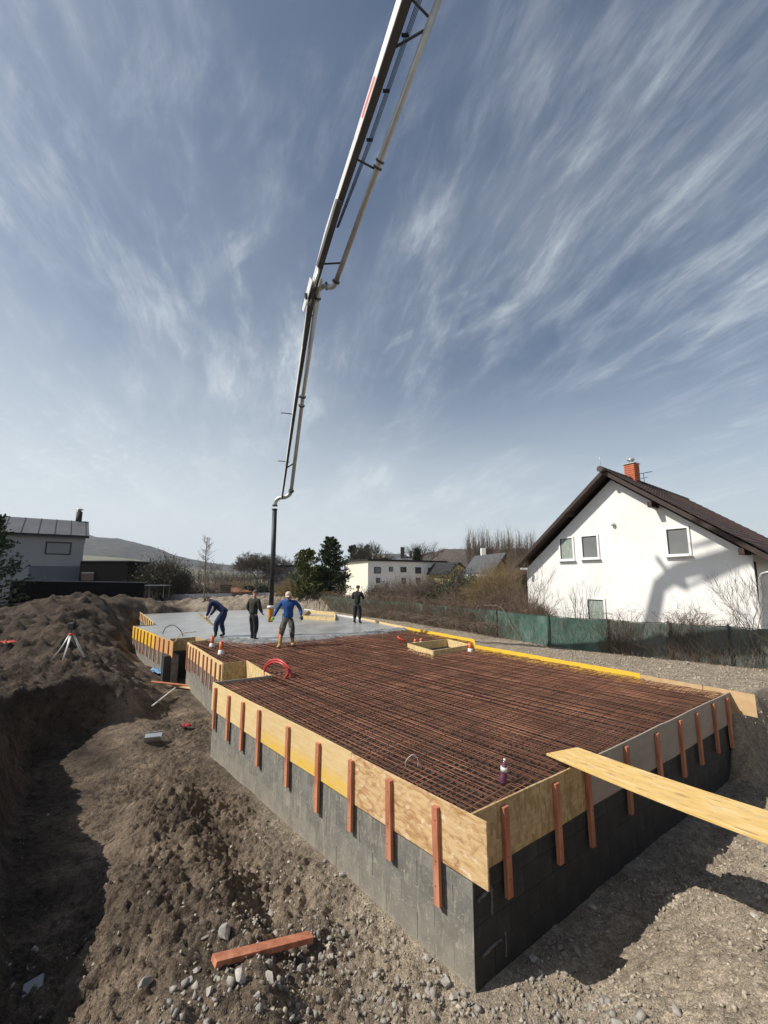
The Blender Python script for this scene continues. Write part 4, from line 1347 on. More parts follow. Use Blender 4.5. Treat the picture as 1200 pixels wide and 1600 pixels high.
def bare_tree(x, y, z, h, spread, m, label, seed, name='bare_tree', group=None, levels=4, fork=4, r=None, upright=.6, trunk=.28, cat='tree', loc_r=.02):
    g = random.Random(seed)
    root = empty(name, (x, y, z), 0, label, cat, group)
    P0, P1, R0, R1 = [], [], [], []
    T = []
    def grow(p, d, L, rad, lev):
        nseg = 3
        for k in range(nseg):
            d2 = (d + Vector((g.gauss(0, .13), g.gauss(0, .13), g.gauss(0, .06) + .05 * upright))).normalized()
            q = p + d2 * (L / nseg)
            r2 = rad * (1 - .22)
            P0.append(p[:]); P1.append(q[:]); R0.append(rad); R1.append(r2)
            p, d, rad = q, d2, r2
            if lev > 0 and k > 0 or lev == levels and k == nseg - 1:
                nf = fork if k == nseg - 1 else max(1, fork - 2)
                for _ in range(nf):
                    e = Vector((g.gauss(0, 1), g.gauss(0, 1), g.gauss(0, .5))).normalized()
                    nd = (d * (1.0 + upright) + e * spread * 1.6 + Vector((0, 0, upright * .3))).normalized()
                    if lev > 0: grow(p, nd, L * g.uniform(.5, .78), rad * g.uniform(.45, .7), lev - 1)
    rr = r or h * .018
    tp = Vector((0, 0, h * trunk))
    link('trunk', tube_mesh('trunk', [(0, 0, -.1), (h * .005, 0, h * trunk * .5), tp], [rr * 1.25, rr * 1.05, rr], 8), M_bark, root)
    for k in range(fork + 1):
        e = Vector((g.gauss(0, 1), g.gauss(0, 1), 0)).normalized()
        grow(tp, (Vector((0, 0, 1)) * (.6 + upright) + e * spread).normalized(), h * (1 - trunk) * g.uniform(.38, .5), rr * .6, levels - 1)
    P0, P1 = np.array(P0), np.array(P1)
    zmax = P1[:, 2].max()
    k = (h - tp.z) / max(zmax - tp.z, .1)
    for Q in (P0, P1):
        Q[:, 2] = tp.z + (Q[:, 2] - tp.z) * k
    link('crown', segs_mesh('crown', P0, P1, np.maximum(R0, loc_r * .3), np.maximum(R1, loc_r * .25)), m, root)
    return root
def zat(v, Y): return CAM_H + Y * (901 - v) / 667.0
def base(u, Y, z=-.3): return ((u - 600) / 667.0 * Y, Y, z)

# far hills ------------------------------------------------------------
def hills(name, prof, Y, depth, m, rough, seed, kind='structure'):
    us = np.array([p[0] for p in prof], float); vs = np.array([p[1] for p in prof], float)
    n = 260; rows = 26
    U = np.linspace(us[0], us[-1], n)
    Hh = CAM_H + Y * (901 - np.interp(U, us, vs)) / 667.0
    V = []
    for i in range(n):
        x0 = (U[i] - 600) / 667.0 * Y
        for j in range(rows):
            t = j / (rows - 1)
            yy = Y - depth + depth * 1.25 * t
            hh = -.5 + (Hh[i] + .5) * math.sin(min(t / .8, 1) * math.pi / 2) ** 1.2 * (1 if t <= .8 else 1 - (t - .8) * 1.5)
            V.append((x0 * (yy / Y) ** .6, yy, hh))
    V = np.array(V)
    V[:, 2] += rough * (fbm(V[:, 0] / rough / 3, V[:, 1] / rough / 6, 4, seed)) * np.clip(V[:, 2] / (Hh.max() * .3), 0, 1)
    i = np.arange(n * rows).reshape(n, rows)
    Fq = np.stack([i[:-1, :-1], i[1:, :-1], i[1:, 1:], i[:-1, 1:]], -1).reshape(-1, 4)
    o = link(name, np_mesh(name, V, Fq, True), m); o['kind'] = kind
    return V
M_wood = mat('bare_woodland', (.040, .042, .040), (.085, .082, .075), .05, .95, 1.5, .12, detail=10)
M_wood2 = mat('brown_woodland', (.055, .042, .034), (.11, .09, .075), .25, .95, .5, .8, detail=10)
M_field = mat('pale_field', (.13, .13, .095), (.19, .18, .13), .02, .95)
hills('hill', [(-400, 790), (-200, 815), (0, 822), (60, 826), (135, 838), (165, 843), (195, 845), (215, 850), (240, 856), (265, 866), (290, 873), (330, 880), (380, 886), (440, 890), (620, 893), (900, 894), (1500, 892)], 1500, 900, M_wood, 6, 3)
hills('field', [(-300, 866), (100, 867), (200, 873), (240, 879), (300, 888), (380, 895), (420, 899)], 560, 300, M_field, .6, 4)
hills('hill', [(540, 897), (600, 880), (640, 872), (665, 866), (690, 861), (720, 860), (745, 861), (800, 860), (860, 862), (1000, 872), (1500, 880)], 330, 190, M_wood2, 1.6, 5)
def woodland(name, us, Y0, Y1, topf, n, seed, h, m, label):
    g = np.random.default_rng(seed)
    U = g.uniform(us[0], us[1], n); Y = g.uniform(Y0, Y1, n)
    X = (U - 600) / 667 * Y
    zt = topf(U, Y)
    P0, P1, R0, R1 = [], [], [], []
    hh = h * g.uniform(.6, 1.1, n)
    b = np.stack([X, Y, zt - h * .5], 1); t = b + np.stack([g.normal(0, .05, n) * hh, g.normal(0, .05, n) * hh, hh], 1)
    P0.append(b); P1.append(t); R0.append(hh * .012); R1.append(hh * .002)
    for k in range(12):
        s = g.uniform(.35, .95, (n, 1))
        q = b + (t - b) * s
        d = np.stack([g.normal(0, .2, n), g.normal(0, .2, n), g.uniform(.1, .3, n)], 1) * hh[:, None] * (1.2 - s)
        P0.append(q); P1.append(q + d); R0.append(hh * .006); R1.append(hh * .002)
    o = link(name, segs_mesh(name, np.concatenate(P0), np.concatenate(P1), np.concatenate(R0), np.concatenate(R1)), m)
    tag(o, label, None, None, 'stuff')
woodland('woodland', (630, 870), 200, 325, lambda U, Y: CAM_H + Y * (901 - np.interp(U, [600, 640, 665, 690, 720, 860], [886, 876, 869, 864, 863, 865])) / 667 * np.clip((Y - 120) / 200, 0, 1) , 1500, 5, 8, M_twig, 'bare brown woodland covering the low hill behind the houses')
woodland('woodland', (-60, 460), 1100, 1480, lambda U, Y: CAM_H + Y * (901 - np.interp(U, [-200, 0, 60, 135, 165, 195, 215, 240, 265, 290, 330, 380, 440], [815, 822, 826, 840, 845, 847, 852, 858, 868, 875, 882, 888, 892])) / 667 * np.clip((Y - 700) / 760, 0, 1), 1500, 6, 16, M_twigd, 'bare woodland on the distant hill at left')

woodland('woodland', (270, 660), 110, 190, lambda U, Y: 1.5 + 0 * U, 900, 9, 5.5, M_twigd, 'bare low woodland along the horizon behind the gardens')
# poplars
ORD = ['first', 'second', 'third', 'fourth', 'fifth', 'sixth', 'seventh', 'eighth', 'ninth', 'tenth', 'eleventh', 'twelfth', 'thirteenth', 'fourteenth', 'fifteenth', 'sixteenth', 'seventeenth', 'eighteenth', 'nineteenth', 'twentieth', 'twenty-first', 'twenty-second', 'twenty-third', 'twenty-fourth']
for k in range(24):
    u = 731 + k * 4.55 + random.uniform(-1.5, 1.5)
    Y = 150 + random.uniform(-5, 5)
    top = 825 + random.uniform(-3, 9) + (4 if k in (4, 12, 20) else 0)
    x, y, z = base(u, Y, 2)
    hgt = zat(top, Y) - z
    a = stems(0, 0, hgt * .12, .70, .70, hgt * .88, 26, 5, .085, 1.0, -.5, 300 + k, .015, .3)
    root = empty('poplar_tree', (x, y, z), 0, ORD[k] + ' tall bare poplar from the left end of the row on the skyline', 'tree', 'row of bare poplars on the skyline')
    link('trunk', tube_mesh('trunk', [(0, 0, -3), (0, 0, hgt * .5), (0, 0, hgt * .95)], [.22, .14, .03], 6), M_twig, root)
    link('crown', segs_mesh('crown', *a), M_twig, root)

# left neighbour ---------------------------------------------------------
def left_house():
    root = empty('neighbour_house', (0, 0, 0), 0, 'pale grey house with seamed sheet roof and black flue at the left edge', 'house')
    Yr, Yl = 45.0, 37.5
    tr = yp(133, 838, Yr); tl = yp(-130, 826, Yl)
    z = min(tr.z, tr.z); tl.z = tr.z
    d = (tr - tl).normalized(); bk = Vector((-d.y, d.x, 0))
    if bk.y < 0: bk = -bk
    quad_obj('wall', [Vector((tl.x, tl.y, -.3)), Vector((tr.x, tr.y, -.3)), tr, tl], M_plaster_g, root, 8, bk)
    # roof rising away from the eave
    e0 = tl - d * .4 - bk * .45 + Vector((0, 0, .03)); e1 = tr + d * .35 - bk * .45 + Vector((0, 0, .03))
    up = bk * 4.6 + Vector((0, 0, 2.0))
    quad_obj('roof', [e0, e1, e1 + up, e0 + up], M_sheet, root, .28, Vector((0, 0, -1)))
    quad_obj('roof', [e0 + up, e1 + up, e1 + up + bk * 4.6 - Vector((0, 0, 2)), e0 + up + bk * 4.6 - Vector((0, 0, 2))], M_sheet, root, .28, Vector((0, 0, -1)))
    quad_obj('gutter', [e0 - bk * .12, e1 - bk * .12, e1 - bk * .12 - Vector((0, 0, .2)), e0 - bk * .12 - Vector((0, 0, .2))], M_black, root, .1, bk)
    L = (e1 - e0).length
    for k in range(18):
        c = e1 - d * (.3 + k * 1.32)
        if (c - e0).dot(d) < 0: break
        link('seam', tube_mesh('seam', [c + Vector((0, 0, .02)), c + up + Vector((0, 0, .02))], .035, 4, False), M_black, root)
    def wallp(u, v, off): 
        n = -bk; return on_plane(u, v, tr + n * off, n)
    def wbox(name, tl_, br_, m, off=.03, th=.08, parent=root):
        p = wallp(*tl_, off); q = wallp(*br_, off)
        w = (Vector((q.x - p.x, q.y - p.y, 0))).length; h = p.z - q.z
        o = link(name, box_mesh(name, (w, th, h), .005), m, parent); o.location = (p + q) / 2
        o.rotation_euler = (0, 0, math.atan2(d.y, d.x)); return o
    w = wbox('window', (72, 846), (110, 867), M_black)
    wbox('pane', (74, 848), (108, 865.5), M_glass, .09, .02)
    wbox('lower_band', (46, 884), (131, 912), M_plaster_b, .02, .05)
    # flue
    f = e1 + up * .82 - d * .9
    f = yp(122.5, 817, 48)
    fl = empty('flue', f); fl.parent = root
    link('pipe', lathe_mesh('pipe', [(.30, -.4), (.30, 1.25), (.27, 1.25), (.27, 1.3)], 14), M_black, fl)
    link('cowl', lathe_mesh('cowl', [(.17, 1.3), (.17, 1.42), (.36, 1.5), (.36, 1.58), (.1, 1.66)], 14), M_zinc, fl)
    link('skylight', box_mesh('skylight', (.9, .7, .1), .01), M_black, root).location = yp(108, 819.5, 47.5)
left_house()
def annex():
    root = empty('black_annex', (0, 0, 0), 0, 'low flat-roofed black annex right of the grey neighbour house', 'building')
    a = yp(126, 876, 43); b = yp(200.5, 877, 43)
    quad_obj('wall', [Vector((a.x, a.y, -.3)), Vector((b.x, b.y, -.3)), b, Vector((a.x, a.y, b.z))], M_soot, root, 5, Vector((0, 1, 0)))
    quad_obj('roof_edge', [Vector((a.x - .05, a.y - .05, b.z)), Vector((b.x + .05, b.y - .05, b.z)), Vector((b.x + .05, b.y + 5.05, b.z)), Vector((a.x - .05, a.y + 5.05, b.z))], M_sheet, root, .08, Vector((0, 0, 1)))
    p = yp(128, 895, 42.9); q = yp(146, 907, 42.9)
    link('niche', box_mesh('niche', (q.x - p.x, .08, p.z - q.z)), M_darkwood, root).location = (p + q) / 2
    link('lintel', box_mesh('lintel', (q.x - p.x, .12, .08)), M_plaster_g, root).location = Vector(((p.x + q.x) / 2, p.y, p.z))
annex()
def board_wall():
    root = empty('black_garden_wall', (0, 0, 0), 0, 'long black board wall standing on the bank in front of the neighbour house', 'wall')
    a = yp(17, 908, 29); b = yp(226, 911, 33)
    n = 26
    for k in range(n):
        p = a.lerp(b, (k + .5) / n); w = (b - a).length / n
        o = link('plank', box_mesh('plank', (w * .985, .04, 3.2), .003), M_soot, root); o.location = (p.x, p.y, p.z - 1.6)
        o.rotation_euler = (0, 0, math.atan2(b.y - a.y, b.x - a.x))
    quad_obj('coping', [a + Vector((-.1, -.1, .01)), b + Vector((.1, -.1, .01)), b + Vector((.1, .12, .01)), a + Vector((-.1, .12, .01))], M_plaster_b, root, .06, Vector((0, 0, 1)))
board_wall()
conifer(*base(-28, 26, -.3), 6.6, 2.7, 5200, M_conif, 'dark conifer with spreading branches cut by the left edge', 401, ls=.13, shape=.8)
# bluish metal gate at far left
def gate():
    root = empty('slatted_gate', (0, 0, 0), 0, 'dark blue-grey slatted gate at the left edge below the grey house', 'gate')
    a = yp(-40, 912, 30); b = yp(14, 914, 30)
    for k in range(16):
        p = a.lerp(b, k / 15)
        link('slat', box_mesh('slat', (.12, .03, 2.6), .003), M_plaster_b, root).location = (p.x, p.y, p.z - 1.35)
gate()

# trees and things beyond the far left heap
def bush_tree():
    x, y, z = base(256, 44)
    root = empty('bushy_tree', (x, y, z), 0, 'wide bushy dark tree with upright shoots beyond the earth heap', 'tree')
    a = stems(0, 0, 0, 3.0, 2.2, 4.7, 560, 7, .035, .8, .1, 33, .25, .35)
    link('crown', segs_mesh('crown', *a), M_twigd, root)
    g = np.random.default_rng(3); idx = g.integers(0, len(a[1]), 9000)
    link('foliage', leaf_mesh('foliage', a[1][idx] + g.normal(0, .12, (9000, 3)), .09, g), M_leafd, root)
    link('trunk', tube_mesh('trunk', [(0, 0, -.3), (0, 0, 1.4)], [.2, .12], 8), M_bark, root)
bush_tree()
def thin_tree():
    x, y, z = base(320, 40)
    root = empty('slender_tree', (x, y, z), 0, 'tall slender bare tree with short side branches, left of the bending worker', 'tree')
    h = zat(839, 40) - z
    g = random.Random(4)
    link('trunk', tube_mesh('trunk', curve_pts([(0, 0, -.2), (.06, 0, h * .35), (-.03, 0, h * .7), (.03, 0, h)], 5), [.075 - .0034 * k for k in range(16)], 6), M_twig, root)
    P0, P1 = [], []
    for k in range(58):
        t = .28 + .70 * k / 58; a = g.uniform(0, 6.28); L = (1.15 - t) * g.uniform(.9, 1.7)
        p = Vector((0, 0, h * t)); q = p + Vector((math.cos(a) * L, math.sin(a) * L, L * .75))
        P0.append(p[:]); P1.append(q[:])
        for _ in range(4):
            s = p.lerp(q, g.uniform(.3, .95)); e = s + Vector((g.gauss(0, .2), g.gauss(0, .2), g.uniform(.05, .4)))
            P0.append(s[:]); P1.append(e[:])
    link('crown', segs_mesh('crown', P0, P1, .016, .006), M_twig, root)
thin_tree()
TB = 'bare trees beyond the far end of the site'
for (u, Y, top, sp, n_, lab) in [(377, 85, 866, .8, 4, 'small round bare tree left of the wide bare crown'), (402, 80, 858, .9, 5, 'wide round bare tree crown left of the hanging hose'),
                                 (420, 90, 863, .8, 4, 'bare tree half hidden by the wide crown beside the hose'), (440, 95, 868, .8, 4, 'bare tree just right of the hanging hose'),
                                 (455, 100, 871, .8, 3, 'low bare tree between hose and conifers'), (338, 110, 872, .8, 3, 'tiny bare tree on the skyline right of the slender tree')]:
    x, y, z = base(u, Y)
    bare_tree(x, y, z, zat(top, Y) - z, sp, M_twigd, lab, int(u), group=TB, levels=n_, fork=4, upright=.35, loc_r=.07)
for k, (u, Y, w, h, m, lab) in enumerate([(300, 48, 2.6, 2.4, M_twigd, 'tangled bare bush right of the bushy dark tree'), (345, 50, 2.8, 2.6, M_twig, 'pale bare bush behind the bending worker'),
                                         (372, 55, 2.4, 2.4, M_twigy, 'yellowish bush above the wood stack'), (395, 58, 3.2, 2.6, M_twigd, 'dark bush behind the standing worker'),
                                         (420, 60, 3.0, 2.4, M_twigd, 'dark bush beside the hanging hose'), (210, 60, 3.6, 3.4, M_twigd, 'grey bush between annex and bushy tree'), (282, 62, 3, 3.0, M_twig, 'grey thicket behind the bushy dark tree'),
                                         (360, 75, 5, 3.6, M_twigd, 'thicket on the far side of the gardens')]):
    x, y, z = base(u, Y)
    shrub('bush', x, y, z, w, w * .7, h, 190, m, lab, 'bush', 'bushes beyond the far end of the site', 500 + k, r=.03, twigs=6)
for k, (u, Y, lab) in enumerate([(380, 46, 'round clipped dark bush right of the wood stack'), (402, 47, 'second clipped dark bush, nearer the hanging hose')]):
    g = np.random.default_rng(k); n = 1500
    c = g.normal(0, 1, (n, 3)); c /= np.linalg.norm(c, axis=1)[:, None]; c = c * g.uniform(.75, 1.02, (n, 1)) * np.array([.9, .6, .55]) + np.array([0, 0, 1.0])
    x, y, z = base(u + 8, Y); o = link('clipped_bush', leaf_mesh('clipped_bush', c, .09, g), M_leafd, loc=(x, y, z + .1)); tag(o, lab, 'bush')
# low garden wall at the far end
def low_wall():
    root = empty('low_garden_wall', (0, 0, 0), 0, 'low grey panel wall along the far end of the site behind the heaps', 'wall')
    a = yp(255, 929, 43); b = yp(470, 925, 40)
    n = 12
    for k in range(n):
        p = a.lerp(b, (k + .5) / n); w = (b - a).length / n
        o = link('panel', box_mesh('panel', (w * .98, .06, 2.2), .004), M_plaster_b, root); o.location = (p.x, p.y, p.z - 1.1)
        o.rotation_euler = (0, 0, math.atan2(b.y - a.y, b.x - a.x))
low_wall()
def wood_stack():
    root = empty('wood_stack', (0, 0, 0), 0, 'stack of orange-brown boards with a dark crate at its left end', 'wood stack')
    for k in range(5):
        p = yp(362, 924 - k * 1.7, 41); q = yp(393 - k * 5, 925 - k * 1.2, 41)
        o = link('long_board', box_mesh('long_board', ((q.x - p.x), .5, .09), .003), M_tanply if k % 2 else M_batten, root); o.location = (p + q) / 2
    p = yp(346, 913, 41); q = yp(360, 927, 41)
    for k in range(4):
        o = link('crate_board', box_mesh('crate_board', (q.x - p.x, .4, .17), .004), M_darkwood, root); o.location = Vector(((p.x + q.x) / 2, 41, q.z + .1 + k * .21))
wood_stack()
def rack():
    root = empty('trestle_table', (0, 0, 0), 0, 'grey trestle table standing on the heap before the bushy tree', 'table')
    a = yp(228, 914.5, 36); b = yp(264, 915, 36)
    link('top', box_mesh('top', (b.x - a.x, .9, .07), .005), M_plaster_b, root).location = (a + b) / 2
    for u in (231, 237, 259, 262):
        p = yp(u, 915, 36)
        link('leg', box_mesh('leg', (.05, .05, 1.0)), M_plaster_b, root).location = (p.x, p.y + (.3 if u in (231, 262) else -.3), p.z - .5)
rack()
# conifers beside the hose
conifer(*base(480, 36), zat(862, 36) + .3, 1.75, 9000, M_conify, 'broad yellow-green conifer right of the hanging hose', 601, ls=.10, shape=.55)
conifer(*base(516, 37), zat(842, 37) + .3, 2.1, 11000, M_conif, 'tall dark conifer between hose and white flat-roofed building', 602, ls=.10, shape=.62)
conifer(*base(497, 38), 3.1, 1.8, 5200, M_conif, 'low dark conifer squeezed between the two taller ones', 603, ls=.11, shape=.5)
x, y, z = base(455, 36); shrub('round_shrub', x, y, z, 1.7, 1.2, 2.6, 340, M_twigy, 'round yellowish bare shrub between hose and conifers', 'shrub', None, 611, r=.02, twigs=7)
link('white_crates', box_mesh('white_crates', (2.4, .6, .5), .02), M_plaster, loc=yp(443, 931, 37)); tag(bpy.data.objects['white_crates'], 'long white planter box under the round yellowish shrub', 'planter')
bpy.data.objects['white_crates'].name = 'planter_box'
# dark hall behind the shrub
def far_hall():
    root = empty('dark_hall', (0, 0, 0), 0, 'dark flat hall half hidden behind hose and conifers', 'building')
    a = yp(428, 884, 90); b = yp(470, 883, 90)
    link('wall', box_mesh('wall', (b.x - a.x, 8, a.z + 1)), M_plaster_b, root).location = ((a.x + b.x) / 2, 94, (a.z - 1) / 2)
    link('roof', box_mesh('roof', (b.x - a.x + .6, 8.6, .4), .02), M_black, root).location = ((a.x + b.x) / 2, 94, a.z)
far_hall()
# flat-roofed white building
def white_block():
    root = empty('flat_roofed_building', (0, 0, 0), 0, 'white flat-roofed building with a row of dark windows behind the bushes', 'building')
    Y0 = 62
    a = yp(541, 878, Y0); b = yp(575, 877.5, Y0 - 4); c = yp(695, 882, Y0 + 3)
    top = a.z
    def wallq(p, q, m, nm='wall'):
        return quad_obj(nm, [Vector((p.x, p.y, -.5)), Vector((q.x, q.y, -.5)), Vector((q.x, q.y, top)), Vector((p.x, p.y, top))], m, root, .3, Vector((0, 1, 0)))
    wallq(a, b, M_cream); wallq(b, c, M_plaster)
    bk = Vector((3, 11, 0))
    quad_obj('roof', [Vector((a.x - .3, a.y - .3, top)), Vector((b.x, b.y - .4, top)), Vector((c.x + .3, c.y - .3, top)), Vector((c.x, c.y, top)) + bk, Vector((a.x, a.y, top)) + bk], M_black, root, .25, Vector((0, 0, 1)))
    d = (c - b); d.z = 0; ang = math.atan2(d.y, d.x)
    for (u0, u1, v0, v1) in ((585, 595, 886, 896), (608, 614, 886, 893), (626, 635, 886, 894), (649, 658, 886.5, 896), (669, 674, 887, 893), (684, 689, 887, 895), (588, 594, 903, 911), (628, 634, 903, 912), (650, 657, 903, 912)):
        n = Vector((-d.y, d.x, 0)).normalized()
        if n.y > 0: n = -n
        p = on_plane(u0, v0, b + n * .06, n); q = on_plane(u1, v1, b + n * .06, n)
        w = Vector((q.x - p.x, q.y - p.y, 0)).length
        o = link('window', box_mesh('window', (w, .1, p.z - q.z), .01), M_black, root); o.location = (p + q) / 2; o.rotation_euler = (0, 0, ang)
        g_ = link('pane', box_mesh('pane', (w * .8, .03, (p.z - q.z) * .8)), M_glass, o); g_.location = (0, -.06, 0)
    for u in (532, 536):
        p = yp(u, 890, Y0)
    p = yp(533, 878, Y0 + 2)
    for k in range(4):
        link('balcony_rail', box_mesh('balcony_rail', (1.4, .08, .08)), M_plaster_b, root).location = (p.x + .3, p.y, p.z - .3 - k * 1.0)
    link('stair_post', box_mesh('stair_post', (.12, .12, p.z + .5)), M_plaster_b, root).location = (p.x - .3, p.y, (p.z - .5) / 2)
white_block()
def gabled_back():
    root = empty('villa', (0, 0, 0), 0, 'villa with grey hipped roof and two dark chimneys rising above the flat-roofed building', 'house')
    Y = 95
    a = yp(580, 876, Y); b = yp(655, 876, Y)
    link('wall', box_mesh('wall', (b.x - a.x, 7, a.z + 1)), M_cream, root).location = ((a.x + b.x) / 2, Y + 3.5, (a.z - 1) / 2)
    z0 = a.z; z1 = zat(864, Y)
    quad_obj('roof', [Vector((a.x - .5, Y - .6, z0)), Vector((b.x + .5, Y - .6, z0)), Vector((b.x - 4, Y + 3.5, z1)), Vector((a.x + 2, Y + 3.5, z1))], mat('slate_roof', (.10, .105, .115), (.15, .155, .165), 3, .6), root, .2, Vector((0, 0, -1)))
    g0 = yp(582, 871, Y - .8); g1 = yp(606, 871, Y - .8); g2 = yp(594, 863.5, Y - .8)
    quad_obj('gable', [g0, g1, g2], M_cream, root, 2, Vector((0, 1, 0)))
    link('chimney', box_mesh('chimney', (.9, .8, 3.2), .02), M_darkwood, root).location = yp(629, 866, Y + 1)
    link('chimney', box_mesh('chimney', (.5, .5, 2.2), .02), M_darkwood, root).location = yp(642, 868, Y + 1)
gabled_back()
for (u, Y, top, w, seed, lab) in [(551, 80, 854, 2.0, 621, 'dark pine at the left end of the skyline trees above the white building'), (573, 82, 853, 1.5, 622, 'dark narrow conifer right of the pine above the white building'), (563, 84, 859, 1.7, 623, 'small conifer between pine and narrow conifer on the skyline'), (652, 80, 858, 1.3, 624, 'small dark conifer right of the villa chimneys')]:
    conifer(*base(u, Y), zat(top, Y) + .3, w, 3200, M_conif, lab, seed, ls=.24, shape=.5)
for (u, Y, top, lab, sp) in [(661, 85, 844, 'spreading bare tree on the skyline right of the villa', .8), (578, 70, 842, 'thin bare birch in front of the flat-roofed building', .35), (585, 75, 856, 'bare tree behind the roof of the flat-roofed building', .7)]:
    x, y, z = base(u, Y); bare_tree(x, y, z, zat(top, Y) - z, sp, M_twigd, lab, int(u) + 3, group='bare trees by the flat-roofed building', levels=4, fork=4, upright=.5, loc_r=.05)
# small houses left of the white house
def small_house(u0, u1, ua, v_eave, v_ridge, Y, m_w, m_r, label, len_u, name='small_house', wins=()):
    root = empty(name, (0, 0, 0), 0, label, 'house')
    a = yp(u0, v_eave, Y); b = yp(u1, v_eave, Y); r = yp(ua, v_ridge, Y)
    z = a.z; b.z = z
    bk = Vector((len_u, 7, 0))
    quad_obj('wall', [Vector((a.x, Y, -.5)), Vector((b.x, Y, -.5)), b, r - Vector((0, 0, .15)), a], m_w, root, 1, bk)
    o = .35
    for e in (a, b):
        dd = (e - r).normalized()
        p = r - Vector((0, .4, 0)); q = e + dd * .6 - Vector((0, .4, 0))
        quad_obj('roof', [p, q, q + bk, p + bk], m_r, root, .16, Vector((0, 0, 1)))
    for (wu, wv, wu2, wv2) in wins:
        p = yp(wu, wv, Y - .05); q = yp(wu2, wv2, Y - .05)
        link('window', box_mesh('window', (q.x - p.x, .1, p.z - q.z), .01), M_black, root).location = (p + q) / 2
    return root
small_house(704, 732, 717, 893, 880, 58, mat('yellow_plaster', (.50, .38, .16), (.60, .46, .20), 2), M_black, 'small yellow gabled house peeping over the shrubs', -3, wins=((710, 893, 714, 900), (720, 893, 725, 900)))
small_house(762, 800, 789, 905, 866, 42, M_darkwood, mat('dark_slate', (.06, .062, .068), (.09, .092, .10), 2, .6), 'dark house with steep slate roof between yellow house and white house', -1.6, wins=((776, 892, 784, 902),))
ch = link('chimney_pot', box_mesh('chimney_pot', (.5, .5, 1.2), .02), M_plaster, loc=yp(755, 865, 47)); tag(ch, 'white chimney on the dark slate-roofed house', 'chimney')
low = link('garden_shed', box_mesh('garden_shed', (2.4, 2.0, 2.3), .03), M_cream, loc=yp(754, 921, 34)); tag(low, 'tiny cream garden shed at the foot of the slate-roofed house', 'shed')

# thickets behind and over the fence
def along(u, back=1.2, z=-.3):
    us = [470, 560, 640, 705, 777, 858, 952, 1049, 1144, 1245]
    k = max(0, min(len(us) - 2, next((i for i in range(len(us) - 1) if us[i + 1] >= u), len(us) - 2)))
    t = (u - us[k]) / (us[k + 1] - us[k])
    p = FB[k].lerp(FB[k + 1], t); d = (FB[k + 1] - FB[k]).normalized()
    n = Vector((-d.y, d.x, 0)); n = n if n.dot(Vector((p.x, p.y, 0))) > 0 else -n
    q = p + n * back
    return q.x, q.y, z
SH = 'bare shrubs behind the fence left of the white house'
for k, (u, bk, w, h, n, m, lab, lf, nl) in enumerate([
    (545, 3, 1.6, 1.9, 260, M_twigd, 'low dark shrub behind the black-clad worker', M_leafd, 1200),
    (585, 2.5, 1.9, 2.2, 330, M_twigr, 'reddish bare shrub right of the black-clad worker', None, 0),
    (622, 2.2, 1.7, 2.4, 300, M_twig, 'grey-brown shrub left of the dark evergreen shrub', None, 0),
    (655, 3.0, 1.6, 2.3, 260, M_twigd, 'dark evergreen shrub amid the bare thicket', M_leafd, 6000),
    (640, 4.5, 1.8, 2.7, 240, M_twigd, 'taller dark shrub in front of the flat-roofed building', M_leafd, 3000),
    (690, 1.5, 1.4, 1.9, 320, M_twigr, 'purplish bare shrub close to the fence', None, 0),
    (722, 2.4, 1.5, 2.7, 480, M_twigy, 'big yellow-brown shrub below the yellow house', None, 0),
    (700, 5.0, 2.2, 3.3, 330, M_twigy, 'tall yellowish thicket behind the big shrub', None, 0),
    (752, 1.6, 1.5, 1.9, 330, M_twigr, 'brown bramble shrub beside the lean-to shed', None, 0),
    (783, 1.4, 1.4, 1.7, 300, M_twigr, 'brown bramble shrub in front of the lean-to shed', None, 0),
    (812, 1.2, .8, 1.6, 160, M_twigr, 'small brown shrub at the left corner of the white house', None, 0),
    (600, 6.5, 2.6, 2.8, 260, M_twigd, 'dark bare bush in front of the white building corner', None, 0),
    (670, 7.0, 2.6, 3.4, 260, M_twigr, 'reddish bush below the right half of the flat-roofed building', None, 0)]):
    x, y, z = along(u, bk)
    shrub('bare_shrub', x, y, z, w * 1.1, w * .6, h * (1.22 if u < 760 else 1), int(n * 1.3), m, lab, 'shrub', SH, 700 + k, leaves=lf, nl=nl, ls=.07, r=.014, twigs=7)
def bare_young(u, back, h, sp, n, lab, seed, m=M_twig, lean=0):
    x, y, z = along(u, back)
    return bare_tree(x, y, z, h, sp, m, lab, seed, 'young_tree', 'young bare trees in front of the white house', 3, n, r=.03, upright=.8, trunk=.2, loc_r=.012)
bare_young(800, 1.0, 3.7, .55, 4, 'young bare tree before the left corner of the white house', 811)
bare_young(822, 1.2, 2.6, .7, 4, 'lower spreading bare tree at the left corner of the white house', 812)
bare_young(893, .9, 2.3, .30, 3, 'thin upright shoots left of the ground-floor window', 813)
bare_young(905, .8, 2.6, .22, 2, 'single tall shoot beside the ground-floor window', 814)
bare_young(1190, .9, 3.0, .55, 4, 'twiggy young tree cut by the right edge', 815)
x, y, z = along(1082, .6); shrub('round_bush', x, y, z, 1.0, .6, 1.85, 120, M_twigr, 'rounded reddish bare bush against the white wall under the boom shadow', 'bush', None, 821, r=.011, twigs=9, curl=.6)
x, y, z = along(1165, .8); shrub('wispy_shrub', x, y, z, .9, .5, 1.9, 40, M_twigr, 'wispy bare shrub by the downpipe of the white house', 'shrub', None, 822, r=.01, twigs=7, curl=.5)
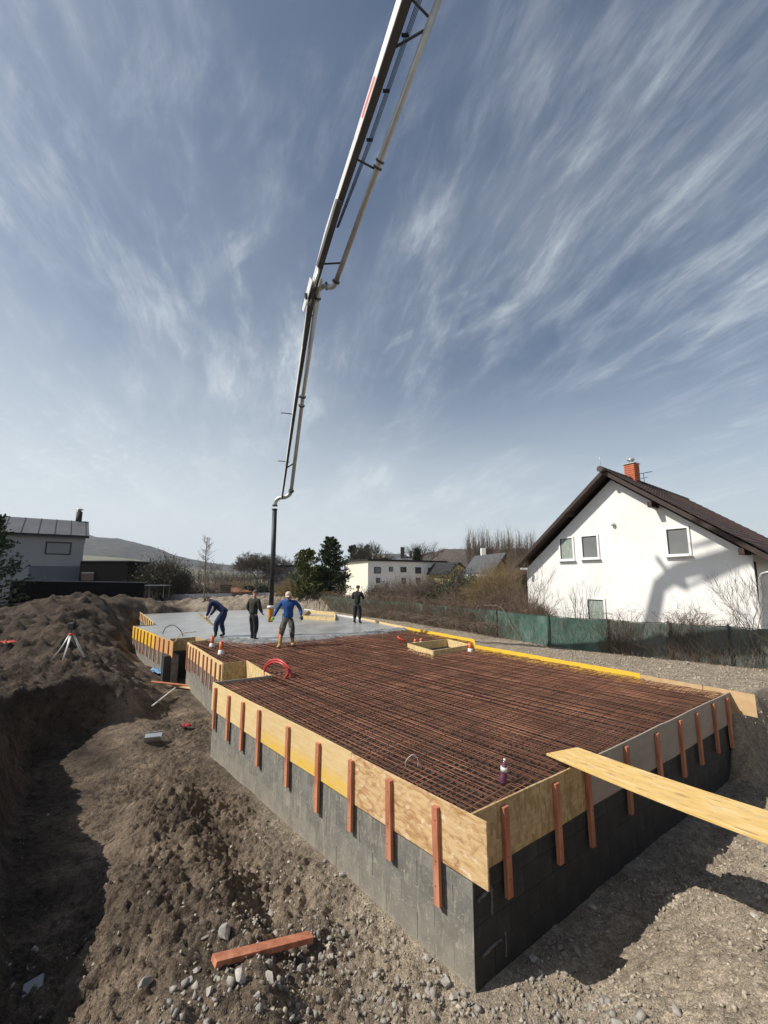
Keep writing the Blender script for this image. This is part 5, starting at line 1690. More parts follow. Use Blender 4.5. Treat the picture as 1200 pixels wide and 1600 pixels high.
# creepers on the fence and tangle in front
def creepers():
    P0, P1, R0, R1 = [], [], [], []
    g = np.random.default_rng(77)
    def add(a, b, r): P0.append(a); P1.append(b); R0.append(r); R1.append(r * .7)
    dens = [(560, 4.5), (640, 4.5), (700, 4.5), (740, 3.0), (765, 1.6), (800, .9), (850, .3), (900, .5), (945, .6), (965, 2.6), (985, 2.2), (1000, .5), (1040, .7), (1060, 1.6), (1100, 1.0), (1120, 1.1), (1150, .6), (1240, .6)]
    du = np.array([d[0] for d in dens]); dd = np.array([d[1] for d in dens])
    for k in range(8500):
        u = g.uniform(480, 1240)
        if g.uniform(0, 4.5) > np.interp(u, du, dd): continue
        x, y, z = along(u, -.10 + g.normal(0, .05), -.32)
        p = np.array([x, y, z + g.uniform(0, .9) if g.uniform() < .5 else z])
        vdir = np.array([g.normal(0, .35), g.normal(0, .12), 1.0])
        L = g.uniform(.25, 1.15) ; nseg = 4
        for s in range(nseg):
            q = p + vdir * L / nseg
            if q[2] > .98: vdir = np.array([g.normal(0, 1), g.normal(0, .3), g.normal(0, .3)])
            vdir = vdir + g.normal(0, .35, 3) * np.array([1, .35, .5])
            add(p, q, .0045 if u > 780 else .008); p = q
    o = link('creepers', segs_mesh('creepers', P0, P1, R0, R1), M_twigr)
    tag(o, 'leafless creeper stems tangled over the green net fence', None, None, 'stuff')
    P0.clear(); P1.clear(); R0.clear(); R1.clear()
    for k in range(260):
        u = g.uniform(560, 800); x, y, z = along(u, -.25, -.32)
        p = np.array([x, y, z]); vdir = np.array([g.normal(0, .8), g.normal(0, .3), 1.2])
        for s in range(7):
            q = p + vdir * .2; vdir = vdir + np.array([g.normal(0, .35), 0, -.30]); add(p, q, .009); p = q
            if p[2] < -.3: break
    o = link('brambles', segs_mesh('brambles', P0, P1, R0, R1), M_twig)
    tag(o, 'arching bramble canes in front of the fence behind the concrete', None, None, 'stuff')
creepers()
hp = [along(742, -.1, -.25), along(752, -.12, .2), along(759, -.15, .85), along(768, -.12, 1.02), along(785, -.05, 1.0), along(796, -.1, .75), along(808, -.12, .2), along(822, -.15, -.2)]
tag(link('garden_hose', tube_mesh('garden_hose', curve_pts(hp, 8), .014, 8), M_twig), 'grey-brown hose looped over the fence left of the white house', 'hose')

# ---------------------------------------------------------------- concrete pump boom
def beam(name, a, b, wa, wb, ha, hb, m, parent, side):
    "tapered box from a to b; side = horizontal width direction"
    d = (b - a).normalized(); s = side - d * side.dot(d); s.normalize(); t = d.cross(s)
    bm = bmesh.new()
    R_ = []
    for p, w, h in ((a, wa, ha), (b, wb, hb)):
        R_.append([bm.verts.new(p + s * x * w / 2 + t * z * h / 2) for x, z in ((-1, -1), (1, -1), (1, 1), (-1, 1))])
    for k in range(4): bm.faces.new((R_[0][k], R_[0][(k + 1) % 4], R_[1][(k + 1) % 4], R_[1][k]))
    bm.faces.new(R_[0][::-1]); bm.faces.new(R_[1])
    bmesh.ops.recalc_face_normals(bm, faces=bm.faces[:])
    bmesh.ops.bevel(bm, geom=bm.edges[:], offset=min(wa, wb) * .06, segments=1, affect='EDGES')
    return link(name, bm_mesh(name, bm), m, parent)
def boom():
    root = empty('pump_boom', (0, 0, 0), 0, 'long off-white concrete pump boom with delivery pipe reaching down over the slab', 'pump boom')
    side = Vector((1, .25, .28)).normalized()
    a0 = ap(440.5, 777, 17.6); a1 = ap(463, 620, 15.2); a2 = ap(487, 462, 13.0)
    a3 = ap(513, 365, 12.0); a4 = ap(560, 222, 10.6); a5 = ap(640, -25, 8.7)
    # white box; a thin dark plate, slightly proud, paints the underside's shade
    def sec(a, b, w0, w1):
        d = (b - a).normalized(); t = d.cross((side - d * side.dot(d)).normalized())
        if t.z > 0: t = -t
        beam('boom_section', a, b, w0, w1, w0 * 1.15, w1 * 1.15, M_boomw, root, side)
        o = t * (w0 * .62)
        beam('underside_shade', a + t * (w0 * .585), b + t * (w1 * .585), w0 * .9, w1 * .9, .012, .012, M_boomd, root, side)
    sec(a0, a1, .075, .12); sec(a1, a2, .12, .165); sec(a2 - (a2 - a3) * .0, a3, .16, .18); sec(a3, a4, .18, .20); sec(a4, a5, .20, .235)
    # knuckle: hinge plates, pin and ram
    d = (a3 - a2).normalized()
    for s in (-1, 1):
        beam('hinge_plate', a2 - d * .45 + side * .15 * s, a2 + d * .5 + side * .15 * s, .02, .02, .22, .34, M_boomw, root, side)
    m_ = Matrix.Translation(a2) @ side.to_track_quat('Z', 'Y').to_matrix().to_4x4()
    bm = bmesh.new(); bmesh.ops.create_cone(bm, cap_ends=True, segments=16, radius1=.09, radius2=.09, depth=.42, matrix=m_)
    link('hinge_pin', bm_mesh('hinge_pin', bm), M_boomd, root)
    dn = Vector((0, -.35, -.6)).normalized()
    beam('ram_cylinder', a2 + d * .9 + dn * .20, a3 + (a4 - a3) * .42 + dn * .24, .17, .17, .17, .17, M_boomd, root, side)
    link('ram_rod', tube_mesh('ram_rod', [a2 - d * .25 + dn * .12, a2 + d * .95 + dn * .20], .04, 8), M_zinc, root)
    beam('ram_link', a2 - d * .30 + dn * .05, a2 + d * .35 + dn * .20, .1, .1, .12, .1, M_boomd, root, side)
    beam('ram_link', a1 + (a2 - a1) * .55 + dn * .12, a2 - d * .25 + dn * .12, .09, .09, .09, .09, M_boomd, root, side)
    # red sticker on the flank
    q0 = a4.lerp(a5, .18); q1 = a4.lerp(a5, .46)
    beam('red_stripe', q0 - side * .107, q1 - side * .115, .01, .01, .10, .10, M_red, root, side)
    # cables
    for k in range(4):
        o = side * (.22 + .03 * k) + Vector((0, 0, -.12))
        link('hydraulic_line', tube_mesh('hydraulic_line', [a3 + (a4 - a3) * .1 + o * .7, a4 + o, a4.lerp(a5, .5) + o * 1.05, a5 + o * 1.1], .009, 5), M_black, root)
    for t in (.05, .4, .75):
        p = a4.lerp(a5, t) + side * .24 + Vector((0, 0, -.12))
        link('line_clamp', box_mesh('line_clamp', (.16, .05, .05)), M_black, root).location = p
    # delivery pipe
    p0 = ap(455, 767, 17.6); p1 = ap(473, 620, 15.3); p2 = ap(496, 466, 13.05)
    link('delivery_pipe', tube_mesh('delivery_pipe', [p0, p1, p2], .075, 12), M_pipe, root)
    p3 = ap(525, 440, 12.5); p4 = ap(590, 262, 10.75); p5 = ap(694, -25, 8.5)
    link('delivery_pipe', tube_mesh('delivery_pipe', [p3, p4, p5], .075, 12), M_pipe, root)
    el = curve_pts([p2, ap(498, 453, 12.95), ap(508, 447, 12.8), ap(517, 449, 12.65), ap(523, 445, 12.55), p3], 6)
    link('pipe_elbow', tube_mesh('pipe_elbow', el, .078, 12), M_pipe, root)
    ft = ap(429.5, 790, 17.7)
    el = curve_pts([p0, ap(452, 773, 17.65), ap(445, 777, 17.65), ap(437, 778, 17.7), ap(431, 783, 17.7), ft], 6)
    link('pipe_elbow', tube_mesh('pipe_elbow', el, .085, 12), M_pipe, root)
    def ring(p, dirv, r, w, m=M_boomd):
        bm = bmesh.new(); bmesh.ops.create_cone(bm, cap_ends=True, segments=16, radius1=r, radius2=r, depth=w, matrix=Matrix.Translation(p) @ dirv.to_track_quat('Z', 'Y').to_matrix().to_4x4())
        return link('pipe_coupling', bm_mesh('pipe_coupling', bm), m, root)
    dl = (p2 - p0).normalized(); du = (p5 - p3).normalized()
    for p, dv in ((p0, dl), (p1 + dl * .0, dl), (p1 - dl * .35, dl), (p2, dl), (p3, du), (p4, du), (p4 + du * .14, du), (ap(510, 447, 12.75), side), (ft, Vector((0, 0, 1))), (ft - Vector((0, 0, .16)), Vector((0, 0, 1)))):
        ring(p, dv, .115, .05)
    # brackets between boom and pipe
    def br(p, q, r=.028): link('pipe_bracket', tube_mesh('pipe_bracket', [p, p.lerp(q, .5), q], r, 6), M_boomd, root)
    br(a2 + (a3 - a2) * .55 + dn * .1, p3 + du * .55)
    br(a4 - (a4 - a3) * .15, p4 - du * .05); br(a4.lerp(a5, .62), p4.lerp(p5, .80))
    br(a4.lerp(a5, .95), p4.lerp(p5, .84)); br(a1 + dn * .02, p1); br(a0.lerp(a1, .32), p0.lerp(p1, .33)); br(a1.lerp(a2, .82), p1.lerp(p2, .85))
    for (u, v, w_) in ((439, 645, 15.6), (434, 720, 16.7)):
        link('marker_arm', tube_mesh('marker_arm', [ap(u, v, w_), ap(u + 18, v + 2, w_)], [.012, .02], 6), M_black, root)
        link('marker_tip', box_mesh('marker_tip', (.16, .05, .06), .01), M_zinc, root).location = ap(u + 3, v, w_)
    # the boom goes on, out of the picture, up to its knuckle and folds over: the part that throws its shadow on the white house
    K1 = a5 + (a5 - a4).normalized() * 9.5
    sec(a5, K1, .27, .36)
    link('delivery_pipe', tube_mesh('delivery_pipe', [p5, p5 + (K1 - a5)], .075, 12), M_pipe, root)
    def cast(u, v, t=37): return on_gable(u, v) + SUN_FROM * t
    ww = .52
    e0 = cast(1168, 866); e1 = cast(1060, 893); e2 = cast(1030, 916); e3 = cast(1012, 1000)
    side2 = SUN_FROM.cross((e1 - e0).normalized()).normalized()
    def cb(a, b, wa, wb, name='boom_section'):
        d = (b - a).normalized(); s = SUN_FROM.cross(d).normalized()
        return beam(name, a, b, wa, wb, wa, wb, M_boomw, root, s)
    cb(K1, e0, .4, .5)
    cb(e0, e1, .52, .46); cb(e1, e2, .46, .40); cb(e2, e3, .40, .52)
    cb(cast(1027, 872), cast(1047, 900), .16, .14, 'hinge_link'); cb(cast(1043, 888), cast(1073, 919), .10, .16, 'hinge_link'); cb(cast(1043, 908), cast(1070, 919), .08, .12, 'hinge_link')
    cb(cast(1064, 893), cast(1073, 918), .10, .14, 'hinge_link')
    cb(cast(1070, 918), cast(1104, 904), .10, .10, 'ram_rod'); cb(cast(1100, 905), cast(1158, 880), .24, .20, 'ram_cylinder')
    cb(cast(1080, 855), cast(1124, 842), .10, .16, 'delivery_pipe')
    # hanging end hose
    hb = yp(423.5, 950, ft.y)
    hose = empty('end_hose', ft, 0, 'black rubber end hose hanging straight down from the boom onto the concrete', 'hose')
    top = Vector((0, 0, -.18)); bot = hb - ft
    link('tube', tube_mesh('tube', [top, top.lerp(bot, .5) + Vector((.01, 0, 0)), bot], .095, 14), M_hose, hose)
    link('nozzle_collar', lathe_mesh('nozzle_collar', [(.12, .0), (.16, .02), (.16, .10), (.12, .12)], 14), M_whitep, hose).location = bot + Vector((0, 0, -.02))
    link('nozzle', lathe_mesh('nozzle', [(.10, -.55), (.105, -.30), (.125, -.1), (.12, .02)], 12), mat('yellow_orange_rubber', (.60, .28, .03), (.50, .20, .03), 8), hose).location = bot
boom()

# ---------------------------------------------------------------- workers
def skin(name, J, E_, m, parent, root=0, sub=1):
    "one continuous surface grown round connected joints; J: name -> (x, y, z, radius or (rx, ry))"
    keys = list(J); idx = {k: i for i, k in enumerate(keys)}
    me = bpy.data.meshes.new(name)
    me.from_pydata([J[k][:3] for k in keys], [(idx[a], idx[b]) for a, b in E_], [])
    o = bpy.data.objects.new(name, me); COL.objects.link(o)
    md = o.modifiers.new('skin', 'SKIN'); md.use_smooth_shade = True
    md.branch_smoothing = .4
    for k in keys:
        r = J[k][3]; rr = (r, r) if isinstance(r, (int, float)) else r
        me.skin_vertices[0].data[idx[k]].radius = rr
        me.skin_vertices[0].data[idx[k]].use_root = False
    me.skin_vertices[0].data[root].use_root = True
    s = o.modifiers.new('sub', 'SUBSURF'); s.levels = sub
    dg = bpy.context.evaluated_depsgraph_get()
    new = bpy.data.meshes.new_from_object(o.evaluated_get(dg))
    bpy.data.objects.remove(o)
    new.name = name
    new.materials.clear()
    return link(name, new, m, parent, smooth=True)
def hand(parent, p, d, m, palm=Vector((0, -1, 0)), curl=.5, name='hand', right=1):
    d = Vector(d).normalized(); n = (palm - d * palm.dot(d)).normalized(); s = d.cross(n) * right
    bm = bmesh.new()
    Mx = Matrix((s, d, n)).transposed().to_4x4(); Mx.translation = Vector(p) + d * .045
    add_box(bm, (.085, .10, .035), Mx, .014)
    me = bm_mesh(name, bm, True)
    o = link(name, me, m, parent)
    for k in range(5):
        if k < 4:
            b = Vector(p) + d * .09 + s * (-.032 + .021 * k); L = (.068, .078, .072, .055)[k]; r = .0105
            q = b + (d * math.cos(curl * .5) + n * math.sin(curl * .5)) * L * .5
            e = q + (d * math.cos(curl * 1.5) + n * math.sin(curl * 1.5)) * L * .5
        else:
            b = Vector(p) + d * .03 - s * .038; L = .06; r = .012
            q = b + (d * .6 - s * .7 + n * .2).normalized() * L * .55; e = q + (d * .9 - s * .1 + n * .4).normalized() * L * .5
        f = link('finger' if k < 4 else 'thumb', tube_mesh('finger', [b, q, e], [r, r * .95, r * .7], 6), m, o)
    return o
def figure(loc, rz, label, T, hat, cols, hatm=None):
    "T: joints in metres, x right hand side of the figure, y forward, z up"
    root = empty('person', loc, rz, label, 'person', None)
    root.scale = (1.1, 1.1, T.get('s', 1.07))
    g = lambda k: Vector(T[k])
    pe, ch, nk, hd = g('pelvis'), g('chest'), g('neck'), g('head')
    J = {}
    J['pelvis'] = (*pe, (.085, .07)); J['waist'] = (*(pe * .55 + ch * .45), (.07, .06)); J['chest'] = (*ch, (.10, .075))
    J['neck'] = (*nk, .055)
    up = (hd - nk).normalized()
    J['jaw'] = (*(nk + up * .07), .062); J['skull'] = (*(hd + up * .02), .088); J['crown'] = (*(hd + up * .10), .062)
    E_ = [('pelvis', 'waist'), ('waist', 'chest'), ('chest', 'neck'), ('neck', 'jaw'), ('jaw', 'skull'), ('skull', 'crown')]
    for s in 'LR':
        J['sh' + s] = (*g('sh' + s), .045); J['el' + s] = (*g('el' + s), .042); J['wr' + s] = (*g('wr' + s), .030)
        J['hip' + s] = (*g('hip' + s), .07); J['kn' + s] = (*g('kn' + s), .058); J['an' + s] = (*g('an' + s), .040); J['toe' + s] = (*g('toe' + s), .035)
        J['th' + s] = (*(g('hip' + s).lerp(g('kn' + s), .5)), .076); J['ca' + s] = (*(g('kn' + s).lerp(g('an' + s), .3)), .058)
        E_ += [('chest', 'sh' + s), ('sh' + s, 'el' + s), ('el' + s, 'wr' + s), ('pelvis', 'hip' + s), ('hip' + s, 'th' + s), ('th' + s, 'kn' + s), ('kn' + s, 'ca' + s), ('ca' + s, 'an' + s), ('an' + s, 'toe' + s)]
    skin('body', J, E_, M_skin, root)
    # clothes
    JJ = {'pelvis': (*(pe - (ch - pe) * .20), (.172, .150)), 'belly': (*(pe + (ch - pe) * .08), (.168, .145)), 'waist': (*(pe * .5 + ch * .5), (.165, .138)), 'chest': (*ch, (.185, .13)), 'col': (*(nk - up * .015), (.085, .078)), 'col2': (*(nk + up * .03), .068)}
    EE = [('pelvis', 'belly'), ('belly', 'waist'), ('waist', 'chest'), ('chest', 'col'), ('col', 'col2')]
    for s in 'LR':
        JJ['sh' + s] = (*g('sh' + s), .083); JJ['m' + s] = (*(g('sh' + s).lerp(g('el' + s), .55)), .072); JJ['el' + s] = (*g('el' + s), .063); JJ['wr' + s] = (*(g('el' + s).lerp(g('wr' + s), .95)), .046)
        EE += [('chest', 'sh' + s), ('sh' + s, 'm' + s), ('m' + s, 'el' + s), ('el' + s, 'wr' + s)]
    skin('jacket', JJ, EE, cols[0], root, root=0)
    JT = {'pelvis': (*(pe + (ch - pe) * .22), (.14, .115)), 'crotch': (*(pe * .5 + (g('hipL') + g('hipR')) * .25), (.15, .13))}; ET = [('pelvis', 'crotch')]
    for s in 'LR':
        h_, k_, a_ = g('hip' + s), g('kn' + s), g('an' + s)
        JT['h' + s] = (*h_, .12); JT['t' + s] = (*h_.lerp(k_, .5), .112); JT['k' + s] = (*k_, .098); JT['c' + s] = (*k_.lerp(a_, .45), .088); JT['e' + s] = (*k_.lerp(a_, T.get('hem', .82)), .068)
        ET += [('crotch', 'h' + s), ('h' + s, 't' + s), ('t' + s, 'k' + s), ('k' + s, 'c' + s), ('c' + s, 'e' + s)]
    skin('trousers', JT, ET, cols[1], root)
    for s in 'LR':
        k_, a_, t_ = g('kn' + s), g('an' + s), g('toe' + s)
        f0 = a_ + Vector((0, 0, -.015)); fd = (t_ - a_).normalized()
        JB = {'a': (*k_.lerp(a_, T.get('boot', .62)), .064), 'b': (*k_.lerp(a_, .9), .058), 'c': (*f0, .058), 'd': (*(a_.lerp(t_, .55) + Vector((0, 0, -.01))), (.052, .045)), 'e': (*(t_ + Vector((0, 0, .0))), (.048, .036))}
        skin('boot', JB, [('a', 'b'), ('b', 'c'), ('c', 'd'), ('d', 'e')], cols[2], root)
    for s in 'LR':
        e_, w_ = g('el' + s), g('wr' + s)
        hand(root, w_, w_ - e_, cols[3] if s == 'L' else cols[4], g('palm' + s) if 'palm' + s in T else Vector((0, 1, 0)), T.get('curl', .6), 'hand', 1 if s == 'R' else -1)
    # face
    f = Vector(T['face']).normalized(); r_ = up.cross(f).normalized()
    c = hd + up * .01
    bm = bmesh.new(); bmesh.ops.create_cone(bm, cap_ends=True, segments=8, radius1=.016, radius2=.005, depth=.05, matrix=Matrix.Translation(c + f * .092 - up * .01) @ (f - up * .8).to_track_quat('Z', 'Y').to_matrix().to_4x4())
    link('nose', bm_mesh('nose', bm, True), M_skin, root)
    for s in (-1, 1):
        bm = bmesh.new(); bmesh.ops.create_icosphere(bm, subdivisions=1, radius=.012, matrix=Matrix.Translation(c + f * .083 + r_ * .032 * s + up * .018))
        link('eye', bm_mesh('eye', bm, True), M_black, root)
        bm = bmesh.new(); bmesh.ops.create_icosphere(bm, subdivisions=1, radius=.026, matrix=Matrix.Translation(c + r_ * .09 * s) @ Matrix.Diagonal((.5, 1, 1.2, 1)))
        link('ear', bm_mesh('ear', bm, True), M_skin, root)
    bm = bmesh.new(); add_box(bm, (.045, .01, .01), Matrix.Translation(c + f * .084 - up * .052), .003)
    link('mouth', bm_mesh('mouth', bm), mat('lips', (.30, .10, .08)) if 'lips' not in bpy.data.materials else bpy.data.materials['lips'], root)
    # headgear / hair
    rot = Matrix((r_, f, up)).transposed().to_4x4(); rot.translation = c + up * .028
    bm = bmesh.new(); bmesh.ops.create_uvsphere(bm, u_segments=16, v_segments=10, radius=1)
    bmesh.ops.delete(bm, geom=[v for v in bm.verts if v.co.z < -.12], context='VERTS')
    bmesh.ops.transform(bm, matrix=rot @ Matrix.Diagonal((.098, .108, .112, 1)), verts=bm.verts)
    link('cap' if hat != 'hair' else 'hair', bm_mesh('cap', bm, True), hatm, root)
    if hat == 'brim':
        bm = bmesh.new(); bmesh.ops.create_cone(bm, cap_ends=True, segments=18, radius1=.15, radius2=.11, depth=.03, matrix=rot @ Matrix.Translation((0, 0, .015)))
        link('brim', bm_mesh('brim', bm, True), hatm, root)
    if hat == 'peak':
        bm = bmesh.new(); add_box(bm, (.12, .09, .012), rot @ Matrix.Translation((0, .13, .015)), .004)
        link('peak', bm_mesh('peak', bm), hatm, root)
    return root
STAND = dict(pelvis=(0, 0, .96), chest=(0, .02, 1.32), neck=(0, .02, 1.50), head=(0, .05, 1.64), face=(0, 1, 0),
             shL=(-.19, .01, 1.43), shR=(.19, .01, 1.43), elL=(-.26, -.03, 1.16), elR=(.26, -.03, 1.16), wrL=(-.27, .07, .92), wrR=(.27, .07, .92),
             hipL=(-.10, 0, .90), hipR=(.10, 0, .90), knL=(-.12, .03, .50), knR=(.12, .03, .50), anL=(-.13, -.01, .09), anR=(.13, -.01, .09), toeL=(-.15, .17, .045), toeR=(.15, .17, .045))
def pose(**k):
    d = dict(STAND); d.update(k); return d
# 1: bending man in navy, smoothing the edge of the concrete; faces left
w1 = gp(341, 995, -.03)
figure((w1.x, w1.y, -.05), R(90), 'person in navy work clothes bending forward over the concrete with a long pale float', pose(
    pelvis=(0, -.18, .92), chest=(0, .16, 1.20), neck=(0, .34, 1.30), head=(0, .45, 1.36), face=(0, .7, -.7),
    shL=(-.19, .26, 1.26), shR=(.19, .24, 1.26), elL=(-.20, .30, .98), elR=(.22, .26, .98), wrL=(-.10, .42, .76), wrR=(.14, .40, .76),
    hipL=(-.11, -.16, .87), hipR=(.11, -.16, .87), knL=(-.17, .04, .50), knR=(.15, -.02, .50), anL=(-.19, .02, .09), anR=(.16, -.14, .09), toeL=(-.20, .19, .045), toeR=(.18, .03, .045), boot=.35),
    'peak', (M_navy, M_navy, M_boot, M_whitep, M_whitep), M_dcloth)
fl = empty('float_board', (w1.x - .42, w1.y - .12, .60), 0, 'long pale wooden float held by the bending person', 'hand tool')
me = box_mesh('blade', (.95, .14, .03), .004); o = link('blade', me, M_osblight, fl); o.rotation_euler = (0, R(32), R(-12))
o2 = link('grip', tube_mesh('grip', curve_pts([(-.15, 0, .10), (-.13, 0, .16), (.05, 0, .05), (.10, 0, -.03)], 4), .014, 8), M_plank, fl)
# 2: dark olive man seen from the side and behind
w2 = gp(394, 999, -.05)
figure((w2.x, w2.y, -.10), R(-28), 'person in dark olive jacket and black trousers standing at the concrete edge, back half turned', pose(
    face=(-.5, .8, -.1), wrR=(.20, .22, .95), elR=(.27, .02, 1.15), wrL=(-.24, .14, .93), toeL=(-.2, .14, .045), hem=.6, boot=.3, anL=(-.13, .12, .09), knL=(-.12, .12, .5)),
    'peak', (M_dcloth, M_bcloth, M_boot, M_skin, M_skin), M_twigd)
# 3: blue sweater, camouflage trousers, walking towards the camera
w3 = gp(449, 1010, -.05)
figure((w3.x, w3.y, -.08), R(184), 'person in bright blue sweater, camouflage trousers and ochre boots walking over the mesh', pose(
    head=(0, .10, 1.62), face=(.15, .9, -.45), shL=(-.21, .0, 1.43), shR=(.21, 0, 1.43), elL=(-.36, -.02, 1.20), elR=(.35, .02, 1.18), wrL=(-.42, .10, .97), wrR=(.44, .12, .95),
    knR=(.17, .10, .52), anR=(.21, .16, .10), toeR=(.25, .32, .05), knL=(-.14, .10, .50), anL=(-.13, -.18, .12), toeL=(-.17, -.02, .06), hem=.42, boot=.25),
    'peak', (M_blue, M_camo, M_booty, M_bcloth, M_gloveg), M_hat)
# 4: black clothes, back to the camera, hands before the chest
w4 = gp(558, 974, -.03)
figure((w4.x, w4.y, -.04), R(-20), 'person in black clothes standing alone on the concrete with back to the camera', pose(
    elL=(-.28, .08, 1.15), elR=(.27, .10, 1.15), wrL=(-.14, .28, 1.22), wrR=(.13, .28, 1.20), palmL=Vector((1, 0, 0)), palmR=Vector((-1, 0, 0))),
    'hair', (M_bcloth, M_bcloth, M_boot, M_skin, M_skin), M_hair)

# ---------------------------------------------------------------- things on the mesh
def stub(u, v, r, h, label, socket=True, z=-.1, m=M_orange, name='pipe_stub', grp='orange pipe stubs standing in the mesh', tiltx=0):
    p = gp(u, v, z)
    root = empty(name, p, 0, label, 'pipe', grp)
    prof = [(r, 0), (r, h), (r * .86, h), (r * .86, h - .03)]
    o = link('pipe', lathe_mesh('pipe', prof, 16), m, root); o.rotation_euler = (tiltx, 0, 0)
    if socket:
        link('socket', lathe_mesh('socket', [(r * 1.55, 0), (r * 1.55, h * .16), (r * 1.3, h * .2), (r * 1.3, h * .38), (r * 1.05, h * .4)], 16), M_whitep, root)
stub(345, 1024, .062, .42, 'orange-brown pipe stub in a tall white socket near the recess')
stub(331, 1012, .062, .38, 'orange-brown pipe stub with a flat white base by the gap boards')
stub(735, 1019, .062, .30, 'orange pipe stub in a grey-white socket next to the yellow board')
stub(649, 1006, .055, .17, 'short orange stub, left one of the pair behind the wooden box')
stub(658, 1005, .055, .17, 'short orange stub, right one of the pair behind the wooden box')
stub(437, 1009, .062, .62, 'tall red-brown pipe stub beside the left leg of the worker in blue', socket=False, z=-.1)
p = gp(438, 1009, -.1)
tag(link('tool_pole', tube_mesh('tool_pole', [p + Vector((.02, .05, 0)), p + Vector((.03, .08, 1.1))], .022, 8), M_boomd), 'dark upright tool handle standing in the pipe stub beside the worker in blue', 'pole')
q = gp(627, 1006, -.08)
rv = empty('red_valve', q, 0, 'small red valve handle on a stem left of the wooden box', 'valve')
link('stem', tube_mesh('stem', [(0, 0, 0), (-.12, 0, .28)], .02, 8), M_red, rv); link('lever', tube_mesh('lever', [(-.14, 0, .24), (.06, 0, .12), (.12, 0, .10)], .028, 8), M_red, rv)
# red conduit hoops
cdt = empty('red_conduit', gp(430, 1062, -.1), 0, 'two red corrugated conduits bent in an arch out of the mesh near the recess', 'conduit')
def corr(name, pts, r, m, parent, inv):
    pp = curve_pts(pts, 26); rr = [r * (1 + .09 * (k % 2)) for k in range(len(pp))]
    return link(name, tube_mesh(name, [p - inv for p in pp], rr, 10), m, parent)
iv = Vector(cdt.location)
f0 = gp(413, 1055, -.12); f1 = gp(455, 1063, -.12)
top = (f0 + f1) / 2
dd = (f1 - f0)
corr('conduit_pipe', [f0, f0 + dd * .02 + Vector((0, 0, .20)), f0 + dd * .25 + Vector((0, 0, .37)), f0 + dd * .6 + Vector((0, 0, .40)), f0 + dd * .93 + Vector((0, 0, .24)), f1], .032, M_redpipe, cdt, iv)
f0b = f0 + Vector((.06, -.16, 0)); f1b = f1 + Vector((-.25, -.1, -.05))
corr('conduit_pipe', [f0b, f0b + Vector((0, 0, .19)), f0b + dd * .26 + Vector((0, 0, .36)), f0b + dd * .62 + Vector((0, 0, .36)), f0b + dd * .84 + Vector((0, 0, .19)), f1b], .025, M_redpipe, cdt, iv)
# bottle
bt = empty('drink_bottle', gp(786, 1224, -.06), 0, 'purple-tinted drink bottle with a white label standing on the mesh', 'bottle')
o = link('glass', lathe_mesh('glass', [(.034, 0), (.038, .02), (.036, .08), (.032, .11), (.038, .14), (.036, .18), (.016, .23), (.013, .25)], 16), mat('purple_plastic', (.10, .03, .07), (.20, .08, .14), 20, .12, spec=.8), bt)
link('label', lathe_mesh('label', [(.0395, .135), (.0395, .185)], 16), M_whitep, bt)
link('bottle_cap', lathe_mesh('bottle_cap', [(.015, .25), (.015, .27)], 12), M_whitep, bt)
bt.rotation_euler = (.05, .10, 0)
# light wire loop and cables
c0 = gp(634, 1199, -.05); c1 = gp(653, 1199, -.05)
tag(link('wire_loop', tube_mesh('wire_loop', curve_pts([c0, c0 + Vector((.0, 0, .07)), c0.lerp(c1, .6) + Vector((0, 0, .15)), c1 + Vector((0, 0, .09)), c1], 6), .0035, 6), M_alu), 'thin pale wire loop sticking out of the mesh behind the weathered board', 'wire')
c0 = gp(254, 990, -.03); c1 = gp(286, 994, -.03)
tag(link('cable_loop', tube_mesh('cable_loop', curve_pts([c0, c0.lerp(c1, .15) + Vector((0, 0, .26)), c0.lerp(c1, .5) + Vector((0, 0, .38)), c0.lerp(c1, .85) + Vector((0, 0, .22)), c1], 6), .016, 6), M_black), 'black cable arching over the gap in the foundation', 'cable')
c0 = gp(273, 1003, -.1); c1 = gp(306, 995, -.1)
tag(link('bent_cane', tube_mesh('bent_cane', curve_pts([c0, c0.lerp(c1, .4) + Vector((0, -.2, .25)), c1 + Vector((0, 0, .2))], 6), .016, 6), M_osblight), 'thin pale bent strip resting across the gap in the foundation', 'strip')
c0 = gp(1096, 1080, -.02); tag(link('hook_bar', tube_mesh('hook_bar', curve_pts([c0, c0 + Vector((.05, .02, .05)), c0 + Vector((.04, .02, .14))], 5), .008, 6), M_rebar), 'small hooked rusty bar over the tan board at the far right', 'steel hook')

# ---------------------------------------------------------------- walkway plank
def plank():
    a = gp(868, 1184, .035); b = gp(903, 1169, .035)
    c = gp(1200, 1259, .50)
    d = (c - b).normalized(); wdir = (a - b); wdir -= d * wdir.dot(d); w = wdir.length; wdir.normalize()
    L = 4.6
    root = empty('walkway_plank', b, 0, 'wide worn yellow plank laid from the right wall up to the bank', 'plank')
    n = d.cross(wdir).normalized();
    if n.z < 0: n = -n
    yv = n.cross(d)
    Mx = Matrix((d, yv, n)).transposed().to_4x4()
    s = 1 if yv.dot(wdir) > 0 else -1
    bm = bmesh.new(); add_box(bm, (L, w, .027), Matrix.Translation((L / 2, s * w / 2, 0)), .003)
    bmesh.ops.subdivide_edges(bm, edges=[e for e in bm.edges if abs((e.verts[0].co - e.verts[1].co).x) > L * .5], cuts=14)
    for v in bm.verts: v.co.z -= .05 * math.sin(max(0, v.co.x) / L * math.pi)
    o = link('board', bm_mesh('board', bm), M_plank, root); o.matrix_basis = Mx
plank()

